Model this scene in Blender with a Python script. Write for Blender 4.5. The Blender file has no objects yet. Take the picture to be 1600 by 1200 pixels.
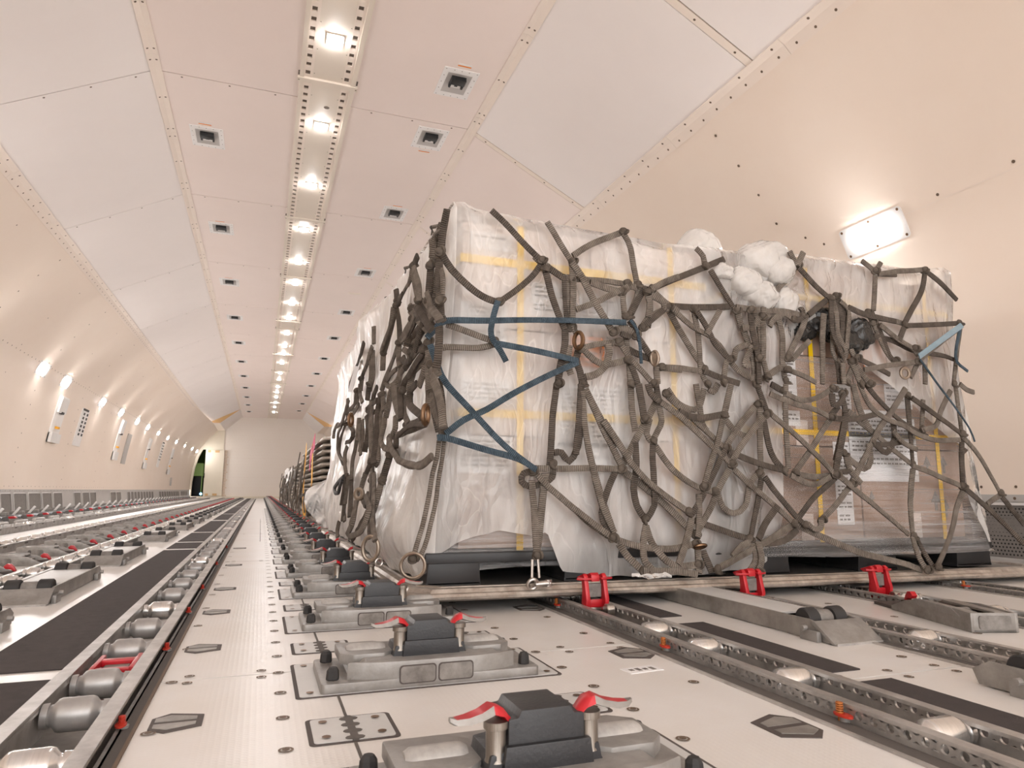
import bpy, bmesh, math, random
from math import sin, cos, pi, radians, sqrt
from mathutils import Vector, Matrix, noise

# ------------------------------------------------------------------ camera, world, exposure
SC = bpy.context.scene
COL = SC.collection
CAM = Vector((0.0, 0.0, 0.315))
YAW, PITCH, ROLL, FPX = radians(19.947), radians(8.927), radians(0.2644), 1066.0
_r0 = Vector((cos(YAW), -sin(YAW), 0))
FWD = Vector((sin(YAW) * cos(PITCH), cos(YAW) * cos(PITCH), sin(PITCH)))
_u0 = _r0.cross(FWD)
RGT = _r0 * cos(ROLL) + _u0 * sin(ROLL)
UPV = _u0 * cos(ROLL) - _r0 * sin(ROLL)
cd = bpy.data.cameras.new('camera')
cam = bpy.data.objects.new('camera', cd)
COL.objects.link(cam)
cd.sensor_fit = 'HORIZONTAL'
cd.sensor_width = 36.0
cd.lens = 36.0 * FPX / 1600.0
cd.clip_start = 0.02
cd.clip_end = 200
m3 = Matrix((RGT, UPV, -FWD)).transposed()
cam.matrix_world = Matrix.Translation(CAM) @ m3.to_4x4()
cd.dof.use_dof = True
cd.dof.focus_distance = 2.1
cd.dof.aperture_fstop = 20.0
SC.camera = cam

world = bpy.data.worlds.new('world')
SC.world = world
world.use_nodes = True
world.node_tree.nodes['Background'].inputs[0].default_value = (1.0, 0.985, 0.975, 1)
world.node_tree.nodes['Background'].inputs[1].default_value = WORLD_S = 3.4
LAMP_S = 145.0      # emission of the small ceiling lamps
WALL_S = 190.0      # emission of the wall lamps
SC.view_settings.view_transform = 'Standard'
SC.view_settings.look = 'None'
SC.view_settings.exposure = 0.37
SC.view_settings.gamma = 1.0
SC.view_settings.use_curve_mapping = False

def ray(x, y):
    return RGT * ((x - 800) / FPX) + UPV * ((600 - y) / FPX) + FWD

def at(x, y, axis, val):
    """a point seen at (x, y) in the photograph on the world plane axis = val"""
    r = ray(x, y)
    return CAM + r * ((val - CAM[axis]) / r[axis])

# ------------------------------------------------------------------ materials
def mat(name, col, rough=0.5, metal=0.0, var=0.0, vscale=8.0, col2=None, bump=0.0, bscale=60.0, emit=None, es=0.0, stretch=None, spec=0.5):
    m = bpy.data.materials.new(name)
    m.use_nodes = True
    nt = m.node_tree
    b = nt.nodes['Principled BSDF']
    b.inputs['Base Color'].default_value = (*col, 1)
    b.inputs['Roughness'].default_value = rough
    b.inputs['Metallic'].default_value = metal
    b.inputs['Specular IOR Level'].default_value = spec
    if emit:
        b.inputs['Emission Color'].default_value = (*emit, 1)
        b.inputs['Emission Strength'].default_value = es
    if var > 0 or bump > 0:
        tc = nt.nodes.new('ShaderNodeTexCoord')
        mp = nt.nodes.new('ShaderNodeMapping')
        nt.links.new(tc.outputs['Object'], mp.inputs[0])
        if stretch:
            mp.inputs['Scale'].default_value = stretch
    if var > 0:
        n = nt.nodes.new('ShaderNodeTexNoise')
        n.inputs['Scale'].default_value = vscale
        n.inputs['Detail'].default_value = 6
        n.inputs['Roughness'].default_value = 0.65
        nt.links.new(mp.outputs[0], n.inputs['Vector'])
        rp = nt.nodes.new('ShaderNodeValToRGB')
        rp.color_ramp.elements[0].position = 0.32
        rp.color_ramp.elements[1].position = 0.68
        c2 = col2 or tuple(c * (1 - var) for c in col)
        rp.color_ramp.elements[0].color = (*c2, 1)
        rp.color_ramp.elements[1].color = (*col, 1)
        nt.links.new(n.outputs['Fac'], rp.inputs[0])
        nt.links.new(rp.outputs[0], b.inputs['Base Color'])
    if bump > 0:
        n2 = nt.nodes.new('ShaderNodeTexNoise')
        n2.inputs['Scale'].default_value = bscale
        n2.inputs['Detail'].default_value = 4
        nt.links.new(mp.outputs[0], n2.inputs['Vector'])
        bp = nt.nodes.new('ShaderNodeBump')
        bp.inputs['Strength'].default_value = bump
        bp.inputs['Distance'].default_value = 0.01
        nt.links.new(n2.outputs['Fac'], bp.inputs['Height'])
        nt.links.new(bp.outputs[0], b.inputs['Normal'])
    return m

def webbing(name, col, col2, pitch=0.0075):
    """woven strap: ribs run across the strap, read from its length (UV v, in metres)"""
    m = mat(name, col, 0.85, 0, 0.3, 30, col2, spec=0.2)
    nt = m.node_tree
    uv = nt.nodes.new('ShaderNodeUVMap')
    wv = nt.nodes.new('ShaderNodeTexWave')
    wv.wave_type = 'BANDS'
    wv.bands_direction = 'Y'
    wv.inputs['Scale'].default_value = 0.314 / pitch
    wv.inputs['Distortion'].default_value = 0.6
    wv.inputs['Detail'].default_value = 1
    nt.links.new(uv.outputs[0], wv.inputs['Vector'])
    bp = nt.nodes.new('ShaderNodeBump')
    bp.inputs['Strength'].default_value = 0.55
    bp.inputs['Distance'].default_value = 0.004
    nt.links.new(wv.outputs['Fac'], bp.inputs['Height'])
    b = nt.nodes['Principled BSDF']
    nt.links.new(bp.outputs[0], b.inputs['Normal'])
    mx = nt.nodes.new('ShaderNodeMix')
    mx.data_type = 'RGBA'
    mx.blend_type = 'MULTIPLY'
    src = b.inputs['Base Color'].links[0].from_socket
    nt.links.new(src, mx.inputs[6])
    rp = nt.nodes.new('ShaderNodeValToRGB')
    rp.color_ramp.elements[0].color = (0.5, 0.48, 0.46, 1)
    rp.color_ramp.elements[1].color = (1, 1, 1, 1)
    rp.color_ramp.elements[0].position = 0.1
    rp.color_ramp.elements[1].position = 0.6
    nt.links.new(wv.outputs['Fac'], rp.inputs[0])
    nt.links.new(rp.outputs[0], mx.inputs[7])
    mx.inputs[0].default_value = 1.0
    nt.links.new(mx.outputs[2], b.inputs['Base Color'])
    return m

def film(name, col, thru, rough, bump, bscale, stretch=(1, 1, 1), haze=0.5, dist=0.02, hs=3.0, crumple=0.0, cs=9.0):
    """thin plastic: part of the light goes straight through, part is scattered by the milky film"""
    m = bpy.data.materials.new(name)
    m.use_nodes = True
    nt = m.node_tree
    nt.nodes.remove(nt.nodes['Principled BSDF'])
    out = nt.nodes['Material Output']
    tc = nt.nodes.new('ShaderNodeTexCoord')
    mp = nt.nodes.new('ShaderNodeMapping')
    mp.inputs['Scale'].default_value = stretch
    nt.links.new(tc.outputs['Object'], mp.inputs[0])
    n = nt.nodes.new('ShaderNodeTexNoise')
    n.inputs['Scale'].default_value = bscale
    n.inputs['Detail'].default_value = 5
    n.inputs['Distortion'].default_value = 0.3
    nt.links.new(mp.outputs[0], n.inputs['Vector'])
    bp = nt.nodes.new('ShaderNodeBump')
    bp.inputs['Strength'].default_value = bump
    bp.inputs['Distance'].default_value = dist
    rd = nt.nodes.new('ShaderNodeMath')
    rd.operation = 'SUBTRACT'
    rd.inputs[1].default_value = 0.5
    nt.links.new(n.outputs['Fac'], rd.inputs[0])
    ab = nt.nodes.new('ShaderNodeMath')
    ab.operation = 'ABSOLUTE'
    nt.links.new(rd.outputs[0], ab.inputs[0])
    pw = nt.nodes.new('ShaderNodeMath')
    pw.operation = 'POWER'
    pw.inputs[1].default_value = 0.85
    nt.links.new(ab.outputs[0], pw.inputs[0])
    height = pw.outputs[0]
    vd = None
    if crumple > 0:
        # crumpled sheet: flat facets that meet in sharp creases
        nz = nt.nodes.new('ShaderNodeTexNoise')
        nz.inputs['Scale'].default_value = 5.0
        nz.inputs['Detail'].default_value = 3
        nt.links.new(mp.outputs[0], nz.inputs['Vector'])
        va = nt.nodes.new('ShaderNodeVectorMath')
        va.operation = 'MULTIPLY_ADD'
        va.inputs[1].default_value = (0.5, 0.5, 0.5)
        nt.links.new(nz.outputs['Color'], va.inputs[0])
        nt.links.new(mp.outputs[0], va.inputs[2])
        hs_ = []
        for sc_, wt in ((cs, 1.0), (cs * 2.3, 0.45)):
            vo = nt.nodes.new('ShaderNodeTexVoronoi')
            vo.feature = 'DISTANCE_TO_EDGE'
            vo.inputs['Scale'].default_value = sc_
            nt.links.new(va.outputs[0], vo.inputs['Vector'])
            ml = nt.nodes.new('ShaderNodeMath')
            ml.operation = 'MULTIPLY'
            ml.inputs[1].default_value = wt
            nt.links.new(vo.outputs['Distance'], ml.inputs[0])
            hs_.append(ml)
            vd = vd or vo
        sm = nt.nodes.new('ShaderNodeMath')
        sm.operation = 'ADD'
        nt.links.new(hs_[0].outputs[0], sm.inputs[0])
        nt.links.new(hs_[1].outputs[0], sm.inputs[1])
        s2 = nt.nodes.new('ShaderNodeMath')
        s2.operation = 'MULTIPLY_ADD'
        s2.inputs[1].default_value = crumple
        nt.links.new(sm.outputs[0], s2.inputs[0])
        nt.links.new(pw.outputs[0], s2.inputs[2])
        height = s2.outputs[0]
    nt.links.new(height, bp.inputs['Height'])
    tr = nt.nodes.new('ShaderNodeBsdfTransparent')
    tr.inputs[0].default_value = (0.97, 0.96, 0.95, 1)
    df = nt.nodes.new('ShaderNodeBsdfDiffuse')
    df.inputs[0].default_value = (*col, 1)
    tl = nt.nodes.new('ShaderNodeBsdfTranslucent')
    tl.inputs[0].default_value = (*col, 1)
    gl = nt.nodes.new('ShaderNodeBsdfGlossy')
    gl.inputs[0].default_value = (1, 1, 1, 1)
    gl.inputs['Roughness'].default_value = rough
    for s in (df, tl, gl):
        nt.links.new(bp.outputs[0], s.inputs['Normal'])
    m1 = nt.nodes.new('ShaderNodeMixShader')
    m1.inputs[0].default_value = 0.14
    nt.links.new(df.outputs[0], m1.inputs[1])
    nt.links.new(tl.outputs[0], m1.inputs[2])
    n2 = nt.nodes.new('ShaderNodeTexNoise')
    n2.inputs['Scale'].default_value = hs
    n2.inputs['Detail'].default_value = 6
    nt.links.new(mp.outputs[0], n2.inputs['Vector'])
    mr = nt.nodes.new('ShaderNodeMapRange')
    mr.inputs['From Min'].default_value = 0.3
    mr.inputs['From Max'].default_value = 0.7
    mr.inputs['To Min'].default_value = max(0, min(1, thru + haze * 0.3))
    mr.inputs['To Max'].default_value = max(0, thru - haze * 0.3)
    nt.links.new(n2.outputs['Fac'], mr.inputs[0])
    m2 = nt.nodes.new('ShaderNodeMixShader')
    fac = mr.outputs[0]
    if vd:
        ln = nt.nodes.new('ShaderNodeMapRange')
        ln.inputs['From Min'].default_value = 0.0
        ln.inputs['From Max'].default_value = 0.012
        ln.inputs['To Min'].default_value = 0.86
        ln.inputs['To Max'].default_value = 1.0
        nt.links.new(vd.outputs['Distance'], ln.inputs[0])
        mm = nt.nodes.new('ShaderNodeMath')
        mm.operation = 'MULTIPLY'
        nt.links.new(fac, mm.inputs[0])
        nt.links.new(ln.outputs[0], mm.inputs[1])
        fac = mm.outputs[0]
    nt.links.new(fac, m2.inputs[0])
    nt.links.new(m1.outputs[0], m2.inputs[1])
    nt.links.new(tr.outputs[0], m2.inputs[2])
    fr = nt.nodes.new('ShaderNodeFresnel')
    fr.inputs[0].default_value = 1.33
    nt.links.new(bp.outputs[0], fr.inputs['Normal'])
    m3_ = nt.nodes.new('ShaderNodeMixShader')
    nt.links.new(fr.outputs[0], m3_.inputs[0])
    nt.links.new(m2.outputs[0], m3_.inputs[1])
    nt.links.new(gl.outputs[0], m3_.inputs[2])
    nt.links.new(m3_.outputs[0], out.inputs[0])
    return m

def floor_mat():
    m = mat('floor_panel', (0.745, 0.725, 0.71), 0.33, 0, 0.1, 5, (0.70, 0.665, 0.63))
    nt = m.node_tree
    b = nt.nodes['Principled BSDF']
    tc = nt.nodes.new('ShaderNodeTexCoord')
    ws = []
    for d in 'XY':
        w = nt.nodes.new('ShaderNodeTexWave')
        w.bands_direction = d
        w.inputs['Scale'].default_value = 38
        nt.links.new(tc.outputs['Object'], w.inputs['Vector'])
        ws.append(w)
    ad = nt.nodes.new('ShaderNodeMath')
    ad.operation = 'MAXIMUM'
    nt.links.new(ws[0].outputs['Fac'], ad.inputs[0])
    nt.links.new(ws[1].outputs['Fac'], ad.inputs[1])
    bp = nt.nodes.new('ShaderNodeBump')
    bp.inputs['Strength'].default_value = 0.06
    bp.inputs['Distance'].default_value = 0.002
    nt.links.new(ad.outputs[0], bp.inputs['Height'])
    nt.links.new(bp.outputs[0], b.inputs['Normal'])
    n = nt.nodes.new('ShaderNodeTexNoise')
    n.inputs['Scale'].default_value = 2.5
    n.inputs['Detail'].default_value = 8
    nt.links.new(tc.outputs['Object'], n.inputs['Vector'])
    mr = nt.nodes.new('ShaderNodeMapRange')
    mr.inputs['To Min'].default_value = 0.25
    mr.inputs['To Max'].default_value = 0.34
    nt.links.new(n.outputs['Fac'], mr.inputs[0])
    nt.links.new(mr.outputs[0], b.inputs['Roughness'])
    return m

M = dict(
    ceil=mat('ceiling_panel_pink', (0.87, 0.755, 0.70), 0.55, 0, 0.05, 1.6, (0.845, 0.73, 0.675)),
    slope=mat('slope_panel_grey', (0.865, 0.80, 0.77), 0.55, 0, 0.05, 1.4, (0.84, 0.775, 0.745)),
    trim=mat('trim_cream', (0.87, 0.76, 0.67), 0.5, 0, 0.05, 3),
    wall=mat('wall_liner', (0.865, 0.75, 0.65), 0.5, 0, 0.05, 1.2, (0.84, 0.715, 0.61)),
    gap=mat('panel_gap', (0.16, 0.085, 0.05), 0.9),
    screw=mat('screw_dark', (0.16, 0.11, 0.075), 0.6, 0.3),
    cream=mat('channel_cream', (0.80, 0.71, 0.61), 0.45, 0, 0.05, 3),
    far=mat('far_wall_liner', (0.90, 0.825, 0.755), 0.55, 0, 0.05, 1.0, (0.88, 0.80, 0.72)),
    fardoor=mat('far_door_paint', (0.79, 0.71, 0.58), 0.45, 0, 0.06, 1.5),
    ochre=mat('ochre_edge', (0.66, 0.42, 0.20), 0.6),
    channel_dark=mat('channel_recess', (0.16, 0.125, 0.10), 0.8),
    lamp=mat('lamp_lens', (0.9, 0.9, 0.9), 0.4, emit=(1.0, 0.98, 0.97), es=LAMP_S),
    wlamp=mat('wall_lamp_lens', (0.9, 0.9, 0.9), 0.4, emit=(1.0, 0.985, 0.98), es=WALL_S),
    white=mat('white_paint', (0.80, 0.78, 0.76), 0.45, 0, 0.05, 12),
    flange=mat('grey_white_flange', (0.88, 0.85, 0.83), 0.5, 0, 0.05, 12),
    recess=mat('grey_recess', (0.50, 0.47, 0.45), 0.55),
    black=mat('black_plastic', (0.009, 0.0085, 0.009), 0.5, 0, 0.2, 12),
    orange=mat('orange_sticker', (0.85, 0.27, 0.05), 0.6),
    floor=floor_mat(),
    plate=mat('floor_plate_paint', (0.58, 0.575, 0.565), 0.4, 0, 0.1, 14),
    seal=mat('dark_sealant', (0.075, 0.06, 0.055), 0.7),
    mat_=mat('nonslip_dark', (0.062, 0.050, 0.049), 0.85, 0, 0.25, 40, bump=0.5, bscale=700),
    slot=mat('floor_slot', (0.10, 0.088, 0.08), 0.8),
    alu=mat('aluminium_rail', (0.58, 0.56, 0.54), 0.38, 0.6, 0.32, 14, (0.32, 0.30, 0.285), bump=0.08, bscale=90),
    aluw=mat('aluminium_worn', (0.43, 0.41, 0.385), 0.45, 0.6, 0.38, 11, (0.21, 0.195, 0.18), bump=0.1, bscale=80),
    cast=mat('casting_grey', (0.34, 0.325, 0.31), 0.42, 0.3, 0.3, 18, (0.21, 0.195, 0.18), bump=0.1, bscale=60),
    castd=mat('lock_casting', (0.36, 0.34, 0.32), 0.45, 0.4, 0.45, 18, (0.19, 0.175, 0.16), bump=0.1, bscale=60),
    pocket=mat('casting_pocket', (0.30, 0.28, 0.26), 0.6, 0.2, 0.45, 26, (0.13, 0.115, 0.105)),
    roller=mat('roller_steel', (0.74, 0.73, 0.72), 0.24, 0.9, 0.16, 16, stretch=(30, 1, 1)),
    rollerm=mat('roller_matt', (0.42, 0.405, 0.395), 0.42, 0.55, 0.25, 22),
    rollerw=mat('roller_nylon', (0.47, 0.445, 0.42), 0.4, 0.1, 0.35, 40),
    post=mat('post_steel', (0.36, 0.32, 0.28), 0.36, 0.85, 0.4, 40, (0.20, 0.17, 0.145), stretch=(40, 40, 1)),
    steel=mat('bright_steel', (0.62, 0.58, 0.54), 0.3, 0.95, 0.3, 30, (0.34, 0.30, 0.27), stretch=(30, 30, 1)),
    dark=mat('housing_black', (0.026, 0.025, 0.028), 0.42, 0, 0.3, 14, (0.018, 0.0175, 0.019), bump=0.08, bscale=250),
    rubber=mat('rubber_black', (0.03, 0.028, 0.028), 0.65, 0, 0.2, 20),
    red=mat('red_paint', (0.52, 0.014, 0.024), 0.32, 0.1, 0.35, 26, (0.42, 0.012, 0.018)),
    orangered=mat('orange_red_latch', (0.55, 0.04, 0.02), 0.4),
    spring=mat('orange_spring', (0.45, 0.15, 0.035), 0.5, 0.3),
    dado=mat('dado_grey', (0.50, 0.475, 0.455), 0.5, 0.1, 0.08, 6),
    grille=mat('vent_grille', (0.22, 0.20, 0.185), 0.6, 0.3, 0.2, 30),
    pallet=mat('pallet_aluminium', (0.56, 0.51, 0.46), 0.4, 0.6, 0.55, 16, (0.26, 0.21, 0.17), bump=0.25, bscale=40),
    sheet=mat('pallet_sheet', (0.24, 0.225, 0.21), 0.35, 0.6, 0.35, 8, (0.14, 0.13, 0.12)),
    blackpal=mat('black_pallet_plastic', (0.022, 0.021, 0.022), 0.45, 0, 0.3, 20),
    carton=mat('carton_brown', (0.42, 0.285, 0.215), 0.75, 0, 0.12, 7, (0.36, 0.24, 0.18), bump=0.1, bscale=30),
    cartonp=mat('carton_pale', (0.76, 0.66, 0.61), 0.75, 0, 0.1, 7),
    paper=mat('white_paper', (0.80, 0.79, 0.80), 0.7),
    ink=mat('black_ink', (0.05, 0.045, 0.045), 0.7),
    yellow=mat('yellow_band', (0.95, 0.60, 0.0), 0.35),
    blue=webbing('blue_strap', (0.105, 0.15, 0.19), (0.045, 0.065, 0.085), 0.005),
    bluel=webbing('pale_blue_strap', (0.42, 0.55, 0.63), (0.3, 0.42, 0.5), 0.006),
    net=webbing('grey_webbing', (0.285, 0.245, 0.21), (0.145, 0.12, 0.10), 0.006),
    netd=webbing('shaded_webbing', (0.155, 0.128, 0.108), (0.085, 0.069, 0.058), 0.006),  # darker copy puts the look of shaded strands into the colour, dealt at random
    brass=mat('worn_brass', (0.26, 0.155, 0.09), 0.35, 0.9, 0.4, 20),
    ring=mat('rusty_ring', (0.34, 0.27, 0.21), 0.4, 0.8, 0.4, 25),
    film=film('plastic_cover', (0.97, 0.935, 0.905), 0.55, 0.20, 0.7, 10.0, (1, 1, 0.35), haze=0.7, hs=5.0, crumple=2.3, cs=5.0),
    filmside=film('plastic_cover_side', (0.965, 0.925, 0.89), 0.26, 0.28, 0.6, 10.0, (1, 1, 0.3), haze=0.4, hs=5.0, crumple=1.4, cs=5.0),
    sheetfilm=film('loose_plastic', (0.96, 0.93, 0.905), 0.10, 0.3, 0.5, 7.0, haze=0.2, crumple=0.7, cs=6.0),
    milky=film('milky_plastic', (0.88, 0.845, 0.81), 0.28, 0.25, 0.6, 9.0, (1, 1, 0.5), haze=0.3, crumple=0.8, cs=7.0),
    wrap=film('stretch_wrap', (0.86, 0.84, 0.84), 0.82, 0.10, 0.6, 10.0, (0.22, 1, 12), haze=0.5, dist=0.01, hs=11.0),
    blackfilm=mat('black_film', (0.02, 0.019, 0.018), 0.22, 0, 0, bump=0.8, bscale=40),
    pink=mat('pink_strap', (0.75, 0.10, 0.22), 0.6),
    amber=mat('amber_strap', (0.86, 0.42, 0.02), 0.5),
    greenbox=mat('green_box_glow', (0.30, 0.42, 0.16), 0.5, emit=(0.45, 0.62, 0.18), es=0.12),  # emission put in to stand for light falling on the cabinet
    passage=mat('passage_green', (0.10, 0.13, 0.05), 0.8),
    bluelamp=mat('blue_lamp', (0.3, 0.6, 1), 0.4, emit=(0.25, 0.55, 1.0), es=6),
    khaki=mat('khaki_board', (0.42, 0.34, 0.16), 0.7),
)

# ------------------------------------------------------------------ mesh building
class MB:
    def __init__(s):
        s.v, s.f, s.m, s.uv = [], [], [], {}

    def _add(s, vs, fs, m=0):
        o = len(s.v)
        s.v += [tuple(v) for v in vs]
        for f in fs:
            s.f.append([o + i for i in f])
            s.m.append(m)
        return s

    def box(s, x0, x1, y0, y1, z0, z1, m=0):
        vs = [(x, y, z) for x in (x0, x1) for y in (y0, y1) for z in (z0, z1)]
        return s._add(vs, [(0, 1, 3, 2), (4, 6, 7, 5), (0, 4, 5, 1), (2, 3, 7, 6), (0, 2, 6, 4), (1, 5, 7, 3)], m)

    def obox(s, c, size, rot, m=0):
        hx, hy, hz = (a / 2 for a in size)
        vs = [Vector(c) + rot @ Vector((x, y, z)) for x in (-hx, hx) for y in (-hy, hy) for z in (-hz, hz)]
        return s._add(vs, [(0, 1, 3, 2), (4, 6, 7, 5), (0, 4, 5, 1), (2, 3, 7, 6), (0, 2, 6, 4), (1, 5, 7, 3)], m)

    def prism(s, poly, axis, a0, a1, m=0):
        """poly in the two other axes (in cyclic-free order), extruded along axis"""
        def P(p, a):
            return {0: (a, p[0], p[1]), 1: (p[0], a, p[1]), 2: (p[0], p[1], a)}[axis]
        n = len(poly)
        vs = [P(p, a0) for p in poly] + [P(p, a1) for p in poly]
        fs = [tuple(range(n)), tuple(range(2 * n - 1, n - 1, -1))]
        fs += [(i, n + i, n + (i + 1) % n, (i + 1) % n) for i in range(n)]
        return s._add(vs, fs, m)

    def lathe(s, p0, p1, prof, n=16, m=0, caps=True):
        """prof: [(t, r)] t in metres from p0 towards p1"""
        p0, p1 = Vector(p0), Vector(p1)
        d = (p1 - p0).normalized()
        a = d.orthogonal().normalized()
        b = d.cross(a)
        vs = []
        for t, r in prof:
            for i in range(n):
                an = 2 * pi * i / n
                vs.append(p0 + d * t + a * (r * cos(an)) + b * (r * sin(an)))
        fs = []
        for k in range(len(prof) - 1):
            for i in range(n):
                j = (i + 1) % n
                fs.append((k * n + i, k * n + j, (k + 1) * n + j, (k + 1) * n + i))
        if caps:
            fs.append(tuple(range(n - 1, -1, -1)))
            fs.append(tuple((len(prof) - 1) * n + i for i in range(n)))
        return s._add(vs, fs, m)

    def cyl(s, p0, p1, r, n=16, m=0, r1=None):
        L = (Vector(p1) - Vector(p0)).length
        return s.lathe(p0, p1, [(0, r), (L, r if r1 is None else r1)], n, m)

    def ball(s, c, r, n=10, m=0, rot=None):
        rx, ry, rz = r if isinstance(r, tuple) else (r, r, r)
        vs, fs = [], []
        k = n // 2
        for i in range(k + 1):
            th = pi * i / k
            for j in range(n):
                ph = 2 * pi * j / n
                p = Vector((rx * sin(th) * cos(ph), ry * sin(th) * sin(ph), rz * cos(th)))
                if rot:
                    p = rot @ p
                vs.append(Vector(c) + p)
        for i in range(k):
            for j in range(n):
                fs.append((i * n + j, (i + 1) * n + j, (i + 1) * n + (j + 1) % n, i * n + (j + 1) % n))
        return s._add(vs, fs, m)

    def torus(s, c, R, r, axis, n=20, k=8, m=0, sc=(1, 1), up=None):
        d = Vector(axis).normalized()
        a = d.orthogonal().normalized() if up is None else Vector(up).normalized()
        b = d.cross(a)
        vs, fs = [], []
        for i in range(n):
            an = 2 * pi * i / n
            rad = a * cos(an) * sc[0] + b * sin(an) * sc[1]
            o = Vector(c) + rad * R
            ru = (a * cos(an) + b * sin(an))
            for j in range(k):
                q = 2 * pi * j / k
                vs.append(o + ru * (r * cos(q)) + d * (r * sin(q)))
        for i in range(n):
            for j in range(k):
                fs.append((i * k + j, ((i + 1) % n) * k + j, ((i + 1) % n) * k + (j + 1) % k, i * k + (j + 1) % k))
        return s._add(vs, fs, m)

    def strap(s, path, w, t, nrm, m=0, seg=8, twist=0.0, close=True):
        """a flat tubular strap along path; nrm faces away from what it lies on"""
        path = [Vector(p) for p in path]
        n = len(path)
        if n < 2:
            return s
        nrm = Vector(nrm)
        base = len(s.v)
        L = 0.0
        Ls = []
        for i, p in enumerate(path):
            if i:
                L += (p - path[i - 1]).length
            Ls.append(L)
            tg = (path[min(i + 1, n - 1)] - path[max(i - 1, 0)])
            if tg.length < 1e-7:
                tg = Vector((0, 0, 1))
            tg.normalize()
            nn = nrm - tg * nrm.dot(tg)
            if nn.length < 0.05:
                nn = tg.orthogonal()
            nn.normalize()
            sd = tg.cross(nn)
            if twist:
                R = Matrix.Rotation(twist * sin(L * 9.0 + twist * 7), 3, tg)
                nn, sd = R @ nn, R @ sd
            for j in range(seg):
                a = 2 * pi * (j + 0.5) / seg
                ca, sa = cos(a), sin(a)
                ex = abs(ca) ** 0.6 * (1 if ca > 0 else -1)
                ey = abs(sa) ** 0.6 * (1 if sa > 0 else -1)
                s.v.append(tuple(p + sd * (ex * w / 2) + nn * (ey * t / 2)))
        for i in range(n - 1):
            for j in range(seg):
                jn = (j + 1) % seg
                s.uv[len(s.f)] = ((j / seg, Ls[i]), ((j + 1) / seg, Ls[i]), ((j + 1) / seg, Ls[i + 1]), (j / seg, Ls[i + 1]))
                s.f.append([base + i * seg + j, base + i * seg + jn, base + (i + 1) * seg + jn, base + (i + 1) * seg + j])
                s.m.append(m)
        s.f.append([base + j for j in range(seg - 1, -1, -1)])
        s.m.append(m)
        s.f.append([base + (n - 1) * seg + j for j in range(seg)])
        s.m.append(m)
        return s

    def grid(s, pts, m=0, uvs=None):
        """pts: rows of equal length"""
        R, C_ = len(pts), len(pts[0])
        vs = [p for row in pts for p in row]
        fs = [(i * C_ + j, i * C_ + j + 1, (i + 1) * C_ + j + 1, (i + 1) * C_ + j) for i in range(R - 1) for j in range(C_ - 1)]
        return s._add(vs, fs, m)

    def xf(s, M4):
        s.v = [tuple(M4 @ Vector(v)) for v in s.v]
        return s

    def build(s, name, mats, parent=None, bevel=0.0, smooth=35, loc=None, solid=0.0):
        me = bpy.data.meshes.new(name)
        me.from_pydata(s.v, [], s.f)
        mats = mats if isinstance(mats, (list, tuple)) else [mats]
        for mm in mats:
            me.materials.append(mm)
        me.polygons.foreach_set('material_index', s.m)
        if s.uv:
            ul = me.uv_layers.new(name='UVMap')
            for fi, q in s.uv.items():
                li = me.polygons[fi].loop_start
                for k, c in enumerate(q):
                    ul.data[li + k].uv = c
        bm = bmesh.new()
        bm.from_mesh(me)
        if not s.uv:
            bmesh.ops.recalc_face_normals(bm, faces=bm.faces)
        if bevel > 0:
            es = [e for e in bm.edges if len(e.link_faces) == 2 and e.calc_face_angle(0) > 0.6]
            if es:
                bmesh.ops.bevel(bm, geom=es, offset=bevel, segments=2, profile=0.6, affect='EDGES', clamp_overlap=True)
        bm.to_mesh(me)
        bm.free()
        if smooth:
            me.polygons.foreach_set('use_smooth', [True] * len(me.polygons))
            me.set_sharp_from_angle(angle=radians(smooth))
        o = bpy.data.objects.new(name, me)
        COL.objects.link(o)
        if parent:
            o.parent = parent
        if loc:
            o.location = loc
        if solid:
            md = o.modifiers.new('thickness', 'SOLIDIFY')
            md.thickness = solid
        return o

def thing(name, label, cat, loc=(0, 0, 0), rz=0.0, group=None):
    o = bpy.data.objects.new(name, None)
    COL.objects.link(o)
    o.empty_display_size = 0.05
    o.location = loc
    o.rotation_euler = (0, 0, rz)
    return tag(o, label, cat, group)

def tag(o, label, cat, group=None):
    o['label'] = label
    o['category'] = cat
    if group:
        o['group'] = group
    return o

def struct(o):
    o['kind'] = 'structure'
    return o

def dup(root, loc, label, group=None, rz=None):
    """copy of a thing with copies of its parts and sub-parts"""
    r = root.copy()
    COL.objects.link(r)
    r.location = loc
    if rz is not None:
        r.rotation_euler = (0, 0, rz)
    r['label'] = label
    if group:
        r['group'] = group
    for ch in list(root.children):
        c = ch.copy()
        COL.objects.link(c)
        c.parent = r
        for g in list(ch.children):
            d = g.copy()
            COL.objects.link(d)
            d.parent = c
    return r

_ones = 'first second third fourth fifth sixth seventh eighth ninth tenth eleventh twelfth thirteenth fourteenth fifteenth sixteenth seventeenth eighteenth nineteenth'.split()
_tens = {2: 'twent', 3: 'thirt', 4: 'fort', 5: 'fift'}
def nth(i):
    """1 -> first"""
    if i < 20:
        return _ones[i - 1]
    t, u = divmod(i, 10)
    return _tens[t] + ('ieth' if u == 0 else 'y-' + _ones[u - 1])

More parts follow.
